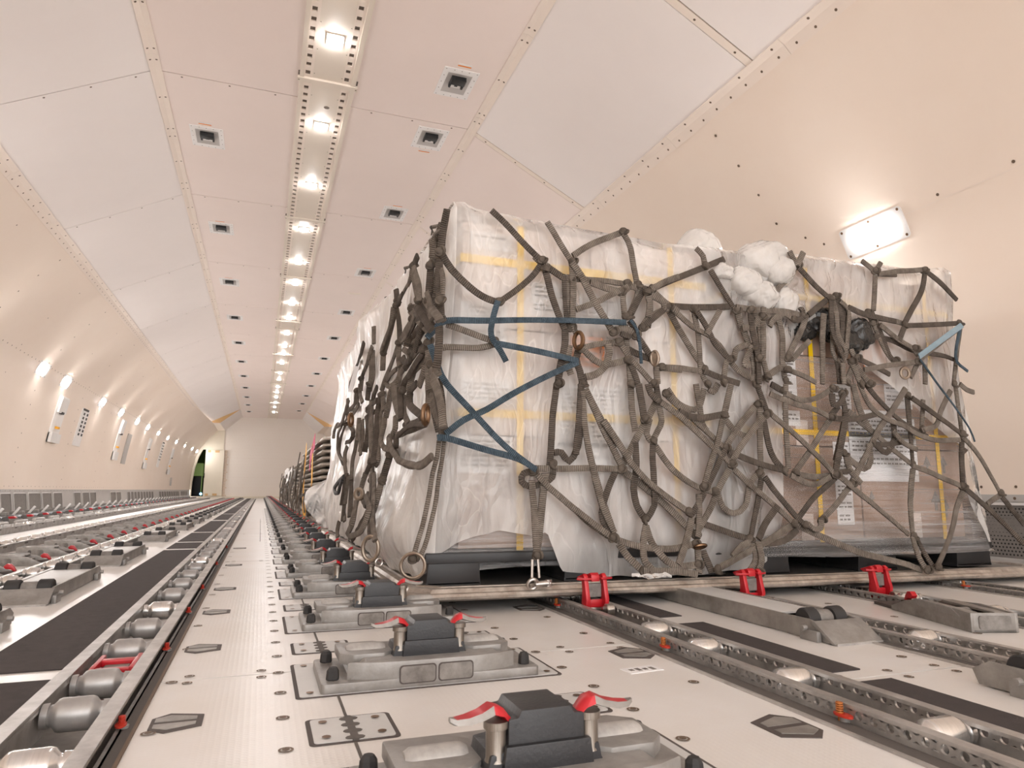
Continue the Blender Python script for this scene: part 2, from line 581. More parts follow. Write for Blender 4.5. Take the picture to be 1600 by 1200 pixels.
def spline(pts, step=0.02):
    """Catmull-Rom through pts, sampled about every step metres"""
    P = [Vector(p) for p in pts]
    if len(P) == 2:
        n = max(2, int((P[1] - P[0]).length / step))
        return [P[0].lerp(P[1], i / n) for i in range(n + 1)]
    Q = [P[0] * 2 - P[1]] + P + [P[-1] * 2 - P[-2]]
    out = []
    for i in range(1, len(Q) - 2):
        a, b, c, d = Q[i - 1], Q[i], Q[i + 1], Q[i + 2]
        n = max(2, int((c - b).length / step))
        for k in range(n):
            t = k / n
            out.append(0.5 * ((2 * b) + (c - a) * t + (2 * a - 5 * b + 4 * c - d) * t * t + (3 * b - a - 3 * c + d) * t ** 3))
    out.append(P[-1].copy())
    return out

def interp(tab, x):
    if x <= tab[0][0]:
        return tab[0][1]
    for (a, b), (c, d) in zip(tab, tab[1:]):
        if x <= c:
            return b + (d - b) * (x - a) / (c - a)
    return tab[-1][1]

def smooth01(t):
    t = max(0.0, min(1.0, t))
    return t * t * (3 - 2 * t)
# ------------------------------------------------------------------ hull: floor, ceiling, walls
XC, FAR, BACK, ZC = 0.28, 27.9, -3.6, 3.07
JOINT0, BAY = 4.716, 2.034
JOINTS = [JOINT0 + BAY * k for k in range(-4, 13)]
HW = [(0.0, 2.90), (0.31, 2.94), (0.75, 2.93), (1.2, 2.87), (1.7, 2.755), (2.15, 2.46), (2.56, 2.085)]
_prof = [(p.z, p.x) for p in spline([(x, 0, z) for z, x in HW], 0.05)]

def wallx(side, z, y):
    return XC + side * (interp(_prof, z) - 0.2 * smooth01((y - 19) / 9))

def disc(mb, c, nrm, r=0.008, m=0, n=8, off=0.0015):
    d = Vector(nrm).normalized()
    a = d.orthogonal().normalized()
    b = d.cross(a)
    c = Vector(c) + d * off
    mb._add([c + a * (r * cos(2 * pi * i / n)) + b * (r * sin(2 * pi * i / n)) for i in range(n)], [tuple(range(n))], m)

def ringdisc(mb, c, nrm, r, w, m=0, n=16, off=0.001):
    d = Vector(nrm).normalized()
    a = d.orthogonal().normalized()
    b = d.cross(a)
    c = Vector(c) + d * off
    vs = [c + a * (q * cos(2 * pi * i / n)) + b * (q * sin(2 * pi * i / n)) for q in (r, r - w) for i in range(n)]
    mb._add(vs, [(i, (i + 1) % n, n + (i + 1) % n, n + i) for i in range(n)], m)

# ---- floor: panels between the sunken roller trays
TR = dict(T1=(-0.288, -0.160), T2=(-0.805, -0.70), T3=(-1.275, -1.17), T4=(-1.765, -1.66),
          A=(0.785, 0.895), B=(1.275, 1.385), C=(1.745, 1.855), D=(2.235, 2.345))
slots = sorted([(a - 0.004, b + 0.004) for a, b in TR.values()])
fl = MB()
x = XC - 2.92
SLOTZ = -0.032
for a, b in slots + [(XC + 2.92, None)]:
    ys = [BACK, -3.1, -1.06, 0.26, 1.318, 3.35, 5.38, 7.42, 9.45, 11.5, 13.5, 15.5, 17.6, 19.6, 21.6, 23.7, 25.7, FAR + 0.1]
    if a > 0.9:
        ys = [v - 0.36 if 0 < v < 26 else v for v in ys]
    for y0, y1 in zip(ys, ys[1:]):
        fl.box(x, a, y0 + 0.0022, y1 - 0.0022, -0.03, 0.0, 0)
    for yj in ys[1:-1]:
        if yj > 9:
            continue
        n = int((a - x) / 0.115)
        for i in range(n):
            for s in (-0.022, 0.022):
                ringdisc(fl, (x + 0.06 + i * 0.115, yj + s, 0), (0, 0, 1), 0.0085, 0.0025, 1, 12)
                disc(fl, (x + 0.06 + i * 0.115, yj + s, 0), (0, 0, 1), 0.0045, 1, 8)
    if b:
        fl.box(a, b, BACK, FAR, -0.04, SLOTZ, 2)
        x = b
for X, y0, y1, st in ((0.047, 0.3, 12, 0.127), (0.53, 0.3, 2.2, 0.127), (0.70, 0.4, 1.8, 0.21), (-0.12, 0.8, 4, 0.254), (1.19, 0.3, 1.6, 0.25), (1.55, 0.5, 1.7, 0.22), (-0.9, 2, 6, 0.3)):
    y = y0
    while y < y1:
        ringdisc(fl, (X, y, 0), (0, 0, 1), 0.0095, 0.003, 1, 12)
        disc(fl, (X, y, 0), (0, 0, 1), 0.005, 1, 8)
        y += st
fl.box(-0.157, -0.141, BACK, 26, -0.002, 0.0012, 2)  # dark strip: the rail web's shadow and the slot put into one colour
fl.box(-0.141, -0.137, BACK, 26, -0.002, 0.0035, 1)
fl.box(0.129, 0.133, BACK, 12, -0.002, 0.0008, 2)
fl.box(0.012, 0.015, 4.6, 8.2, -0.002, 0.0008, 2)
floor = struct(fl.build('floor', [M['floor'], M['screw'], M['slot']], smooth=0))
sub = MB().box(XC - 2.95, XC + 2.95, BACK, FAR, -0.06, -0.041, 0)
struct(sub.build('floor_underlay', M['slot'], floor, smooth=0))

def fpart(mb, name, mats, bevel=0):
    return mb.build(name, mats, floor, bevel=bevel, smooth=0 if not bevel else 35)

# non-slip strips beside the trays
for x0, x1, segs in ((-0.459, -0.297, [(0.2, 1.385), (1.46, 4.06), (4.16, 4.6), (4.7, 5.62), (5.75, 7.7), (7.95, 9.8), (10, 13.9), (14.1, 18), (18.2, 22.5), (22.7, 27.5)]),
                     (0.905, 1.032, [(0.25, 0.935), (1.0, 1.47), (1.56, 4.0)])):
    for y0, y1 in segs:
        fpart(MB().box(x0, x1, y0, y1, -0.001, 0.0025, 0), 'non_slip_strip', M['mat_'])

def rrect(x0, x1, y0, y1, r, n=4):
    pts = []
    for cx, cy, a0 in ((x1 - r, y1 - r, 0), (x0 + r, y1 - r, pi / 2), (x0 + r, y0 + r, pi), (x1 - r, y0 + r, 1.5 * pi)):
        for i in range(n + 1):
            a = a0 + pi / 2 * i / n
            pts.append((cx + r * cos(a), cy + r * sin(a)))
    return pts

def plate(x0, x1, y0, y1, slot=None):
    mb = MB()
    mb.prism(rrect(x0, x1, y0, y1, 0.008), 2, -0.001, 0.0012, 1)
    mb.prism(rrect(x0 + 0.006, x1 - 0.006, y0 + 0.005, y1 - 0.005, 0.006), 2, -0.001, 0.0022, 0)
    if slot:
        mb.prism(rrect(slot - 0.005, slot + 0.005, y0 + 0.003, y1 - 0.003, 0.004), 2, 0, 0.003, 2)
        y = y0 + 0.012
        while y < y1 - 0.008:
            mb.prism([(slot + 0.0125 * cos(2 * pi * i / 10), y + 0.0075 * sin(2 * pi * i / 10)) for i in range(10)], 2, 0, 0.0032, 2)
            y += 0.0254
    for sx in (x0 + 0.022, x1 - 0.022):
        for sy in (y0 + 0.022, y1 - 0.022):
            disc(mb, (sx, sy, 0.0022), (0, 0, 1), 0.006, 3, 10)
    return mb

PM = [M['plate'], M['seal'], M['slot'], M['brass']]
pa = plate(0.075, 0.19, -0.052, 0.052, 0.132).build('floor_plate', PM, floor, smooth=0)
pb = plate(0.385, 0.50, -0.052, 0.052, 0.443).build('floor_plate', PM, floor, smooth=0)
pc = plate(0.068, 0.512, -0.11, 0.11).build('floor_plate', PM, floor, smooth=0)
GY = [0.715 + 0.508 * i for i in range(53)]
for o, off in ((pa, 0.272), (pb, 0.272), (pc, 0.03)):
    o.location = (0, GY[0] + off, 0)
    for gy in GY[1:24]:
        c = o.copy()
        COL.objects.link(c)
        c.parent = floor
        c.location = (0, gy + off, 0)
# small stencil marks on the floor (worn, unreadable)
for c, sx, sy, rz in (((0.66, 1.13), 0.07, 0.035, 0.1), ((1.29, 1.1), 0.06, 0.03, 0.05), ((1.18, 0.86), 0.05, 0.03, 0.05)):
    mb = MB().obox((c[0], c[1], 0.0004), (sx, sy, 0.001), Matrix.Rotation(rz, 3, 'Z'), 0)
    for k in range(4):
        mb.obox((c[0] - sx * 0.3 + k * sx * 0.2, c[1], 0.001), (sx * 0.12, sy * (0.3 + 0.2 * (k % 2)), 0.0006), Matrix.Rotation(rz, 3, 'Z'), 1)
    fpart(mb, 'stencil_mark', [M['paper'], M['pocket']])

# ---- ceiling
ce = MB()
ce.box(XC - 2.2, XC + 2.2, BACK, FAR, ZC + 0.012, ZC + 0.03, 2)
CL, CR = -0.815, 1.375
LL, LR = -1.805, 2.365
sl = {}
for side, xa, xb in ((-1, CL, LL), (1, CR, LR)):
    d = Vector((xb - xa, 0, 2.56 - ZC)).normalized()
    nn = Vector((-d.z * side, 0, d.x * side))
    nn = nn if nn.z < 0 else -nn
    sl[side] = (Vector((xa, 0, ZC)), d, nn, (Vector((xb, 0, 2.56)) - Vector((xa, 0, ZC))).length)

def quadslab(mb, a, b, y0, y1, nn, th, m):
    """slab whose inner face runs a->b (x, z) from y0 to y1; nn points into the room"""
    a, b, nn = Vector(a), Vector(b), Vector(nn)
    vs = []
    for y in (y0, y1):
        for p in (a, b):
            for t in (0, th):
                q = p - nn * t
                vs.append((q.x, y, q.z))
    mb._add(vs, [(0, 2, 6, 4), (1, 5, 7, 3), (0, 1, 3, 2), (4, 6, 7, 5), (0, 4, 5, 1), (2, 3, 7, 6)], m)

YB = [BACK] + [j for j in JOINTS if j > BACK + 0.2] + [FAR + 0.05]
for y0, y1 in zip(YB, YB[1:]):
    g = 0.0042
    for xa, xb in ((CL, 0.09), (0.45, CR)):
        ce.box(xa, xb, y0 + g, y1 - g, ZC, ZC + 0.01, 0)
    for side in (-1, 1):
        o, d, nn, L = sl[side]
        yy1 = min(y1, 25.2)
        if y0 >= 25.2:
            continue
        quadslab(ce, o, o + d * L, y0 + g + (0.05 if side > 0 else 0.0), yy1 - g, nn, 0.01, 1 if (side > 0 and y1 < 5) or side < 0 else 0)
        if side > 0:
            quadslab(ce, o, o + d * L, y0 + 0.004, y0 + 0.05, nn * 1.0, 0.008, 3)
    if y0 < 17:
        r = 0.0075
        for i in range(3):
            for xa, xb in ((CL, 0.09), (0.45, CR)):
                disc(ce, (xa + (xb - xa) * (0.17 + 0.33 * i), y0 + 0.028, ZC), (0, 0, -1), r, 4)
        for side in (-1, 1):
            o, d, nn, L = sl[side]
            for i in range(4):
                disc(ce, o + d * (L * (0.12 + 0.25 * i)) + Vector((0, y0 + 0.028, 0)), nn, r, 4)
for side in (-1, 1):
    o, d, nn, L = sl[side]
    quadslab(ce, o - nn * 0.012, o + d * L - nn * 0.012, BACK, FAR, nn, 0.01, 2)
ceiling = struct(ce.build('ceiling', [M['ceil'], M['slope'], M['gap'], M['trim'], M['screw']], smooth=0))

# trims along the creases, in lengths, with paired screws
def crease_trim(name, cx, cz, d1, d2, w1, w2, n1, n2, double):
    mb = MB()
    c = Vector((cx, 0, cz))
    d1, d2, n1, n2 = (Vector((*v, )) if len(v) == 3 else Vector((v[0], 0, v[1])) for v in (d1, d2, n1, n2))
    y = BACK
    k = 0
    lens = [1.03, 1.0]
    while y < 25.2:
        y1 = min(y + lens[k % 2], 25.2)
        quadslab(mb, c, c + d1 * w1, y + 0.001, y1 - 0.001, n1, -0.006, 0)
        quadslab(mb, c, c + d2 * w2, y + 0.001, y1 - 0.001, n2, -0.006, 0)
        if y < 20:
            n = 3 if not double else 8
            for i in range(n):
                yy = y + (y1 - y) * (i + 0.5) / n if double else y + (0.06, 0.5, 0.94)[i] * (y1 - y)
                disc(mb, c + d1 * w1 * 0.55 + n1 * 0.006 + Vector((0, yy, 0)), n1, 0.0075, 1)
                if not double or i % 2 == 0:
                    disc(mb, c + d2 * w2 * 0.55 + n2 * 0.006 + Vector((0, yy, 0)), n2, 0.0075, 1)
        y = y1
        k += 1
    return struct(mb.build(name, [M['trim'], M['screw']], smooth=0))

for i, side in enumerate((-1, 1)):
    o, d, nn, L = sl[side]
    crease_trim('trim_%d' % (i + 1), o.x, ZC, d, (-side, 0, 0), 0.038, 0.038, nn, (0, 0, -1), False)
    wz0, wz1 = 2.56, 2.46
    wd = Vector((wallx(side, wz1, 0) - wallx(side, wz0, 0), 0, wz1 - wz0)).normalized()
    wn = Vector((wd.z, 0, -wd.x))
    wn = wn if wn.x * side < 0 else -wn
    crease_trim('trim_%d' % (i + 3), LL if side < 0 else LR, 2.56, wd, -d, 0.06, 0.045, wn, nn, True)

# light channel along the middle of the ceiling
ch = MB()
ch.box(0.085, 0.112, BACK, FAR, ZC - 0.014, ZC + 0.01, 0)
ch.box(0.42, 0.452, BACK, FAR, ZC - 0.014, ZC + 0.01, 0)
ch.box(0.168, 0.364, BACK, FAR, ZC - 0.004, ZC + 0.01, 0)
for xa, xb in ((0.112, 0.168), (0.364, 0.42)):
    ch.box(xa, xb, BACK, FAR, ZC + 0.004, ZC + 0.01, 1)
    ch.box(xb - 0.018, xb, BACK, FAR, ZC - 0.006, ZC + 0.004, 2)
    ch.box(xa, xa + 0.008, BACK, FAR, ZC - 0.006, ZC + 0.004, 2)
    y = BACK
    while y < FAR - 0.1:
        ch.box(xa + 0.008, xb - 0.018, y, y + 0.05, ZC - 0.005, ZC + 0.004, 2)
        y += 0.092
for yb in (2.4, 4.46, 6.99, 9.04, 11.56, 12.13, 14.5, 16.6, 18.7, 20.8, 22.9, 25.0):
    ch.box(0.072, 0.468, yb - 0.025, yb + 0.025, ZC - 0.02, ZC + 0.008, 0)
    ch.box(0.075, 0.465, yb - 0.075, yb - 0.026, ZC - 0.003, ZC + 0.004, 1)
    for sx in (0.082, 0.458):
        disc(ch, (sx, yb, ZC - 0.02), (0, 0, -1), 0.006, 3)
for yd in (4.78, 11.1, 19.0):
    disc(ch, (0.29, yd, ZC - 0.004), (0, 0, -1), 0.02, 3, 14)
y = 3.3
while y < 12:
    for sx in (0.176, 0.356):
        disc(ch, (sx, y, ZC - 0.004), (0, 0, -1), 0.004, 3)
    y += 0.27
struct(ch.build('trim_5', [M['cream'], M['channel_dark'], M['trim'], M['screw']], smooth=0))

# ---- side walls
def make_wall(side, name):
    mb = MB()
    zs = [0.31 + (2.56 - 0.31) * i / 26 for i in range(27)]
    ys = [BACK + (FAR + 0.02 - BACK) * i / 60 for i in range(61)]
    mb.grid([[(wallx(side, z, y), y, z) for z in zs] for y in ys], 0)
    def nrm(z, y):
        a = Vector((wallx(side, z + 0.02, y), 0, z + 0.02)) - Vector((wallx(side, z - 0.02, y), 0, z - 0.02))
        n = Vector((a.z, 0, -a.x)).normalized()
        return n if n.x * side < 0 else -n
    def line(z0, z1, y0, y1, w=0.0035, m=1):
        """thin seam, along y or along the arc"""
        if z0 == z1:
            n = max(1, int((y1 - y0) / 0.5))
            rows = []
            for i in range(n + 1):
                y = y0 + (y1 - y0) * i / n
                rows.append([Vector((wallx(side, z, y), y, z)) + nrm(z, y) * 0.0025 for z in (z0 - w / 2, z0 + w / 2)])
            mb.grid(rows, m)
        else:
            rows = []
            for i in range(31):
                z = z0 + (z1 - z0) * i / 30
                rows.append([Vector((wallx(side, z, y), y, z)) + nrm(z, y0) * 0.0025 for y in (y0 - w / 2, y0 + w / 2)])
            mb.grid(rows, m)
    def sc(z, y, r=0.008, ring=False):
        p = Vector((wallx(side, z, y), y, z))
        disc(mb, p, nrm(z, y), r, 2, 8, 0.003)
        if ring:
            ringdisc(mb, p, nrm(z, y), 0.03, 0.002, 1, 20, 0.003)
    line(1.725, 1.725, BACK, 26)
    y = -1.0 if side > 0 else 6.0
    while y < 18:
        sc(1.75, y)
        y += 0.36 if side > 0 else 0.13
    for yj in [3.2 + 2.034 * k for k in range(-2, 12)]:
        line(0.33, 1.72, yj, yj, 0.003)
        if side < 0:
            line(1.73, 2.5, yj, yj, 0.002)
        for k in range(13 if yj < 14 else 7):
            z = 0.45 + 2.0 * k / (12 if yj < 14 else 6)
            if abs(z - 1.725) > 0.05:
                sc(z, yj, 0.009, ring=(side > 0 and 1.78 < z and yj < 6))
    for yj in [4.2 + 2.034 * k for k in range(0, 11)] if side < 0 else []:
        for k in range(7):
            sc(0.6 + 0.3 * k, yj, 0.007)
    if side > 0:
        line(1.60, 1.85, 3.02, 3.02)
        sc(1.62, 3.06, 0.008, True)
        sc(1.82, 3.06, 0.008, True)
    y = BACK
    while y < 16:
        sc(0.345, y, 0.007)
        y += 0.16
    return struct(mb.build(name, [M['wall'], M['trim'], M['screw']], smooth=50)), nrm
wall_l, nrm_l = make_wall(-1, 'wall_left')
wall_r, nrm_r = make_wall(1, 'wall_right')

# grey kick panels with vent grilles
def dado(side, name, vents):
    mb = MB()
    ys = [BACK + (FAR - 0.3 - BACK) * i / 40 for i in range(41)]
    mb.grid([[(wallx(side, z, y) - side * 0.012, y, z) for z in (0.0, 0.1, 0.2, 0.31)] for y in ys], 0)
    mb.grid([[(wallx(side, 0.31, y) - side * t, y, 0.31) for t in (-0.01, 0.012)] for y in ys], 0)
    mb.grid([[(wallx(side, z, y) - side * 0.016, y, z) for z in (0.278, 0.308)] for y in ys], 0)
    y = BACK
    while y < 14:
        disc(mb, (wallx(side, 0.293, y) - side * 0.016, y, 0.293), (-side, 0, 0), 0.007, 1)
        y += 0.16
    b = struct(mb.build(name, [M['dado'], M['screw']], smooth=30))
    for y0, y1 in vents:
        g = MB()
        zz = (0.03, 0.262)
        pts = rrect(y0, y1, zz[0], zz[1], 0.02)
        xx = lambda y, z, t: wallx(side, z, y) - side * t
        vs = [(xx(y, z, 0.02), y, z) for y, z in pts]
        g._add(vs, [tuple(range(len(vs)))], 0)
        inn = rrect(y0 - 0.012, y1 + 0.012, zz[0] - 0.012, zz[1] + 0.012, 0.025)
        n = len(pts)
        g._add([(xx(y, z, 0.024), y, z) for y, z in pts] + [(xx(y, z, 0.015), y, z) for y, z in inn], [(i, (i + 1) % n, n + (i + 1) % n, n + i) for i in range(n)], 1)
        if side > 0:
            for iy in range(int((y1 - y0) / 0.016)):
                for iz in range(14):
                    yy, z = y0 + 0.012 + iy * 0.016 + (iz % 2) * 0.008, 0.045 + iz * 0.0155
                    if yy < y1 - 0.006:
                        disc(g, (xx(yy, z, 0.02), yy, z), (-side, 0, 0), 0.0045, 2, 6)
        g.build('vent_grille', [M['grille'], M['dado'], M['black']], b, smooth=0)
    return b
def vy(px):
    return at(px, 770, 0, -2.64).y
vl = [(vy(a), vy(b)) for a, b in ((-22, -4), (0, 16), (21, 40), (44, 62), (65.5, 79.5), (83, 96), (115, 125), (128.5, 138), (140, 149), (172, 180), (181.2, 188))]
y = 16.4
for k in range(26):
    if k not in (9, 10, 20):
        vl.append((y, y + 0.30))
    y += 0.42
dado(-1, 'baseboard_left', [v for v in vl if v[1] < 27])
dado(1, 'baseboard_right', [(1.0, 1.45), (1.52, 1.93), (1.96, 2.30), (2.36, 2.8), (2.9, 3.3)])

# ---- far bulkhead with the open door on its left
fw = MB()
DX0, DX1, DZ = -2.0, -1.365, 1.80
y = FAR
fw.box(-1.40, 3.4, y, y + 0.05, -0.02, 3.12, 0)
fw.box(-2.9, -1.40, y - 0.03, y + 0.05, DZ, 3.12, 1)
fw.box(-2.9, -2.42, y - 0.03, y + 0.05, 0.0, DZ, 1)
fw.box(-2.0, -1.40, y + 0.0, y + 0.05, 0.0, DZ, 1)
fw.box(-2.44, 3.3, y - 0.12, y, -0.01, 0.075, 1)
random.seed(4)
for i in range(40):
    for k in range(24):
        xx, z = -1.25 + i * 0.1 + 0.05 * (k % 2), 0.16 + k * 0.122
        if xx < 2.6:
            disc(fw, (xx, y, z), (0, -1, 0), 0.010, 2, 6, 0.003)
for z in (0.78, 1.50):
    for i in range(70):
        disc(fw, (-1.25 + i * 0.055, y, z), (0, -1, 0), 0.010, 2, 6, 0.003)
for k in range(30):
    fw.box(-1.36, -1.26 if k % 5 else -1.22, y - 0.006, y, 0.1 + k * 0.057, 0.118 + k * 0.057, 3)
wall_far = struct(fw.build('wall_far', [M['far'], M['fardoor'], M['trim'], M['ochre']], smooth=0))
# the door leaf and the lit passage beyond the opening
dm = MB().box(DX0, DX1, FAR - 0.10, FAR - 0.055, 0.09, DZ - 0.02, 0)
for zz in (0.1, DZ - 0.11):
    for xx, w in ((DX0 + 0.07, 0.1), (DX0 + 0.32, 0.15)):
        dm.box(xx, xx + w, FAR - 0.106, FAR - 0.1, zz, zz + 0.08, 1)
door = struct(dm.build('door_1', [M['fardoor'], M['ochre']], smooth=0))
MB().box(DX0 - 0.015, DX0 + 0.012, FAR - 0.13, FAR - 0.1, 0.75, 0.92, 0).build('door_handle', M['black'], door, smooth=0)
fr = MB()
for a, b in zip([(-2.43, 0.08), (-2.42, 0.6), (-2.36, 1.1), (-2.26, 1.5), (-2.13, 1.8)], [(-2.42, 0.6), (-2.36, 1.1), (-2.26, 1.5), (-2.13, 1.8), (-2.0, 1.84)]):
    fr._add([(a[0] - 0.25, FAR - 0.06, a[1]), (a[0], FAR - 0.06, a[1]), (b[0], FAR - 0.06, b[1]), (b[0] - 0.25, FAR - 0.06, b[1]),
             (a[0] - 0.25, FAR - 0.02, a[1]), (a[0] + 0.03, FAR - 0.02, a[1]), (b[0] + 0.03, FAR - 0.02, b[1]), (b[0] - 0.25, FAR - 0.02, b[1])],
            [(0, 1, 2, 3), (1, 5, 6, 2), (4, 7, 6, 5)], 0)
struct(fr.build('trim_6', M['fardoor'], smooth=0))
for nm, b_ in (('wall_passage_end', (-2.7, -1.95, FAR + 1.6, FAR + 1.65, 0, 2.0)), ('wall_passage_left', (-2.75, -2.7, FAR + 0.05, FAR + 1.65, 0, 2.0)), ('wall_passage_right', (-1.95, -1.9, FAR + 0.05, FAR + 1.65, 0, 2.0)),
               ('ceiling_passage', (-2.75, -1.9, FAR + 0.05, FAR + 1.65, 2.0, 2.05)), ('floor_passage', (-2.75, -1.9, FAR + 0.05, FAR + 1.65, -0.05, 0.0))):
    struct(MB().box(*b_).build(nm, M['passage'], smooth=0))
t = thing('equipment_cabinet', 'green lit equipment cabinet seen through the open doorway in the far wall', 'cabinet', (-2.3, FAR + 0.9, 0))
MB().box(-0.2, 0.17, 0.0, 0.5, 0.84, 1.32, 0).build('upper_cabinet', M['greenbox'], t, bevel=0.02)
MB().box(-0.22, 0.13, 0.0, 0.5, 0.0, 0.82, 0).build('lower_cabinet', M['black'], t, bevel=0.01)
MB().box(0.14, 0.17, -0.02, 0.02, 0.0, 0.84, 0).build('edge_post', M['greenbox'], t)
MB().ball((0.155, -0.02, 0.16), 0.045, 12).build('indicator_lamp', M['bluelamp'], t)

# corner panels where the sloped ceiling folds down onto the far wall
for i, side in enumerate((-1, 1)):
    f = lambda x: XC + side * x
    mb = MB()
    A, B, C_, D, E_ = (f(1.095), 25.2, ZC), (f(1.095), FAR, ZC), (f(1.68), FAR, 2.53), (f(1.72), 25.2, 2.57), (f(2.085), 25.2, 2.56)
    F_ = (f(2.085), FAR, 2.50)
    mb._add([A, B, C_, D], [(0, 1, 2, 3)], 0)
    mb._add([A, D, E_], [(0, 1, 2)], 1)
    mb._add([D, C_, F_, E_], [(0, 1, 2, 3)], 2)
    struct(mb.build('trim_%d' % (7 + i), [M['slope'], M['ochre'], M['wall']], smooth=0))
# ------------------------------------------------------------------ ceiling lamps, wall lamps, recessed detectors
LY = [3.976, 5.05, 6.14, 7.27, 8.39, 9.30, 10.37, 11.3, 12.47, 13.6, 14.4, 15.5, 16.9, 17.9, 19.2, 20.3, 21.4, 22.7, 24.0, 25.6]
def make_lamp():
    t = thing('ceiling_lamp', '', 'lamp', (0.272, LY[0], ZC))
    r = MB()
    for a in (-1, 1):
        r.box(a * 0.045 - 0.006, a * 0.045 + 0.006, -0.05, 0.05, -0.012, 0.0)
        r.box(-0.045, 0.045, a * 0.045 - 0.006, a * 0.045 + 0.006, -0.012, 0.0)
    r.build('bezel', M['cream'], t, smooth=0)
    MB().prism(rrect(-0.034, 0.034, -0.034, 0.034, 0.012), 2, -0.026, -0.003, 0).build('lens', M['lamp'], t, smooth=0)
    return t
l0 = make_lamp()
for i, y in enumerate(LY):
    lab = '%s bright ceiling lamp from the camera along the central light channel' % nth(i + 1)
    if i == 0:
        l0['label'] = lab
        l0['group'] = 'lamps in the ceiling channel'
    else:
        dup(l0, (0.272, y, ZC), lab, 'lamps in the ceiling channel')
# the channel goes on over the camera; these lamps light the near floor and the cargo
for i, y in enumerate((2.9,)):
    dup(l0, (0.272, y, ZC), 'ceiling lamp just above the top edge of the picture, nearest the camera', 'lamps in the ceiling channel')

def wall_basis(side, z, y):
    n = (nrm_r if side > 0 else nrm_l)(z, y)
    Y = Vector((0, 1, 0))
    up = n.cross(Y).normalized()
    if up.z < 0:
        up = -up
    X = up.cross(n)
    return Matrix((X, up, n)).transposed()

WLY = [9.25, 10.27, 12.48, 14.05, 15.78, 17.2, 18.9, 20.6, 22.2, 24.0, 25.8, 27.4]
def make_wlamp():
    t = thing('wall_lamp', '', 'lamp')
    f = MB()
    f.prism(rrect(-0.20, 0.20, -0.085, 0.085, 0.02), 2, 0.001, 0.006, 0)
    for a in (-0.18, 0, 0.18):
        for b in (-0.07, 0.07):
            disc(f, (a, b, 0.006), (0, 0, 1), 0.008, 1, 8)
    f.build('mounting_plate', [M['white'], M['brass']], t, smooth=0)
    MB().prism(rrect(-0.125, 0.125, -0.042, 0.042, 0.006), 2, 0.004, 0.012, 0).build('lens', M['wlamp'], t, smooth=0)
    return t
w0 = make_wlamp()
def set_wall(o, side, z, y):
    B = wall_basis(side, z, y)
    o.location = Vector((wallx(side, z, y), y, z))
    o.rotation_euler = B.to_euler()
for i, y in enumerate(WLY):
    lab = 'white glowing wall lamp on the left wall, %s from the near end of its row' % nth(i + 1)
    o = w0 if i == 0 else dup(w0, (0, 0, 0), lab)
    o['label'] = lab
    o['group'] = 'lamps along the left wall'
    set_wall(o, -1, 1.70, y)
    if i > 5:
        o.scale = (0.8, 0.8, 0.8)
o = dup(w0, (0, 0, 0), 'large bright rectangular lamp on the right wall above the wrapped cargo', 'lamps along the right wall')
set_wall(o, 1, 1.70, 2.64)
for i, y in enumerate((5.2, 7.8, 10.3, 13.0, 16.0, 19.0)):
    o = dup(w0, (0, 0, 0), 'right wall lamp hidden behind the cargo, %s from the front' % nth(i + 1), 'lamps along the right wall')
    set_wall(o, 1, 1.70, y)

for i, y in enumerate((7.2, 5.0)):
    o = dup(w0, (0, 0, 0), 'left wall lamp nearer than the ones in view, %s towards the camera' % nth(i + 1), 'lamps along the left wall')
    set_wall(o, -1, 1.70, y)

def make_detector():
    t = thing('ceiling_detector', '', 'detector')
    f = MB()
    ox, oy, ix, iy = 0.12, 0.165, 0.083, 0.115
    f.box(-ox, ox, -oy, -iy, -0.004, 0.0)
    f.box(-ox, ox, iy, oy, -0.004, 0.0)
    f.box(-ox, -ix, -iy, iy, -0.004, 0.0)
    f.box(ix, ox, -iy, iy, -0.004, 0.0)
    for a in (-1, 1):
        for k in range(5):
            disc(f, (a * 0.105, -0.15 + 0.075 * k, -0.004), (0, 0, -1), 0.004, 1, 6)
        for k in range(3):
            disc(f, (-0.05 + 0.05 * k, a * 0.15, -0.004), (0, 0, -1), 0.004, 1, 6)
    f.build('flange', [M['flange'], M['screw']], t, smooth=0)
    r = MB()
    h = -0.03
    # shallow tray hanging just under the panel line: sloping sides up to the backing
    for s_ in (-1, 1):
        r._add([(s_ * ix, -iy, -0.003), (s_ * ix, iy, -0.003), (s_ * ix * 0.72, iy * 0.72, -0.0005), (s_ * ix * 0.72, -iy * 0.72, -0.0005)], [(0, 1, 2, 3)])
        r._add([(-ix, s_ * iy, -0.003), (ix, s_ * iy, -0.003), (ix * 0.72, s_ * iy * 0.72, -0.0005), (-ix * 0.72, s_ * iy * 0.72, -0.0005)], [(0, 1, 2, 3)])
    r._add([(-ix, -iy, -0.0008), (ix, -iy, -0.0008), (ix, iy, -0.0008), (-ix, iy, -0.0008)], [(0, 1, 2, 3)])
    r.build('recess_tray', M['recess'], t, smooth=0)
    b = MB().box(-0.05, 0.05, -0.085, -0.02, -0.03, -0.001).box(-0.05, -0.036, -0.022, 0.03, -0.022, -0.001).box(0.036, 0.05, -0.022, 0.03, -0.022, -0.001).box(-0.03, 0.03, -0.022, 0.03, -0.004, -0.001)
    hb = b.build('detector_head', M['black'], t, bevel=0.005)
    w = MB().box(-0.033, 0.033, -0.02, 0.036, -0.012, -0.0035, 0).box(-0.011, 0.011, -0.003, 0.02, -0.013, -0.0118, 1)
    w.build('sensor_window', [M['white'], M['black']], hb, smooth=0)
    return t
d0 = make_detector()
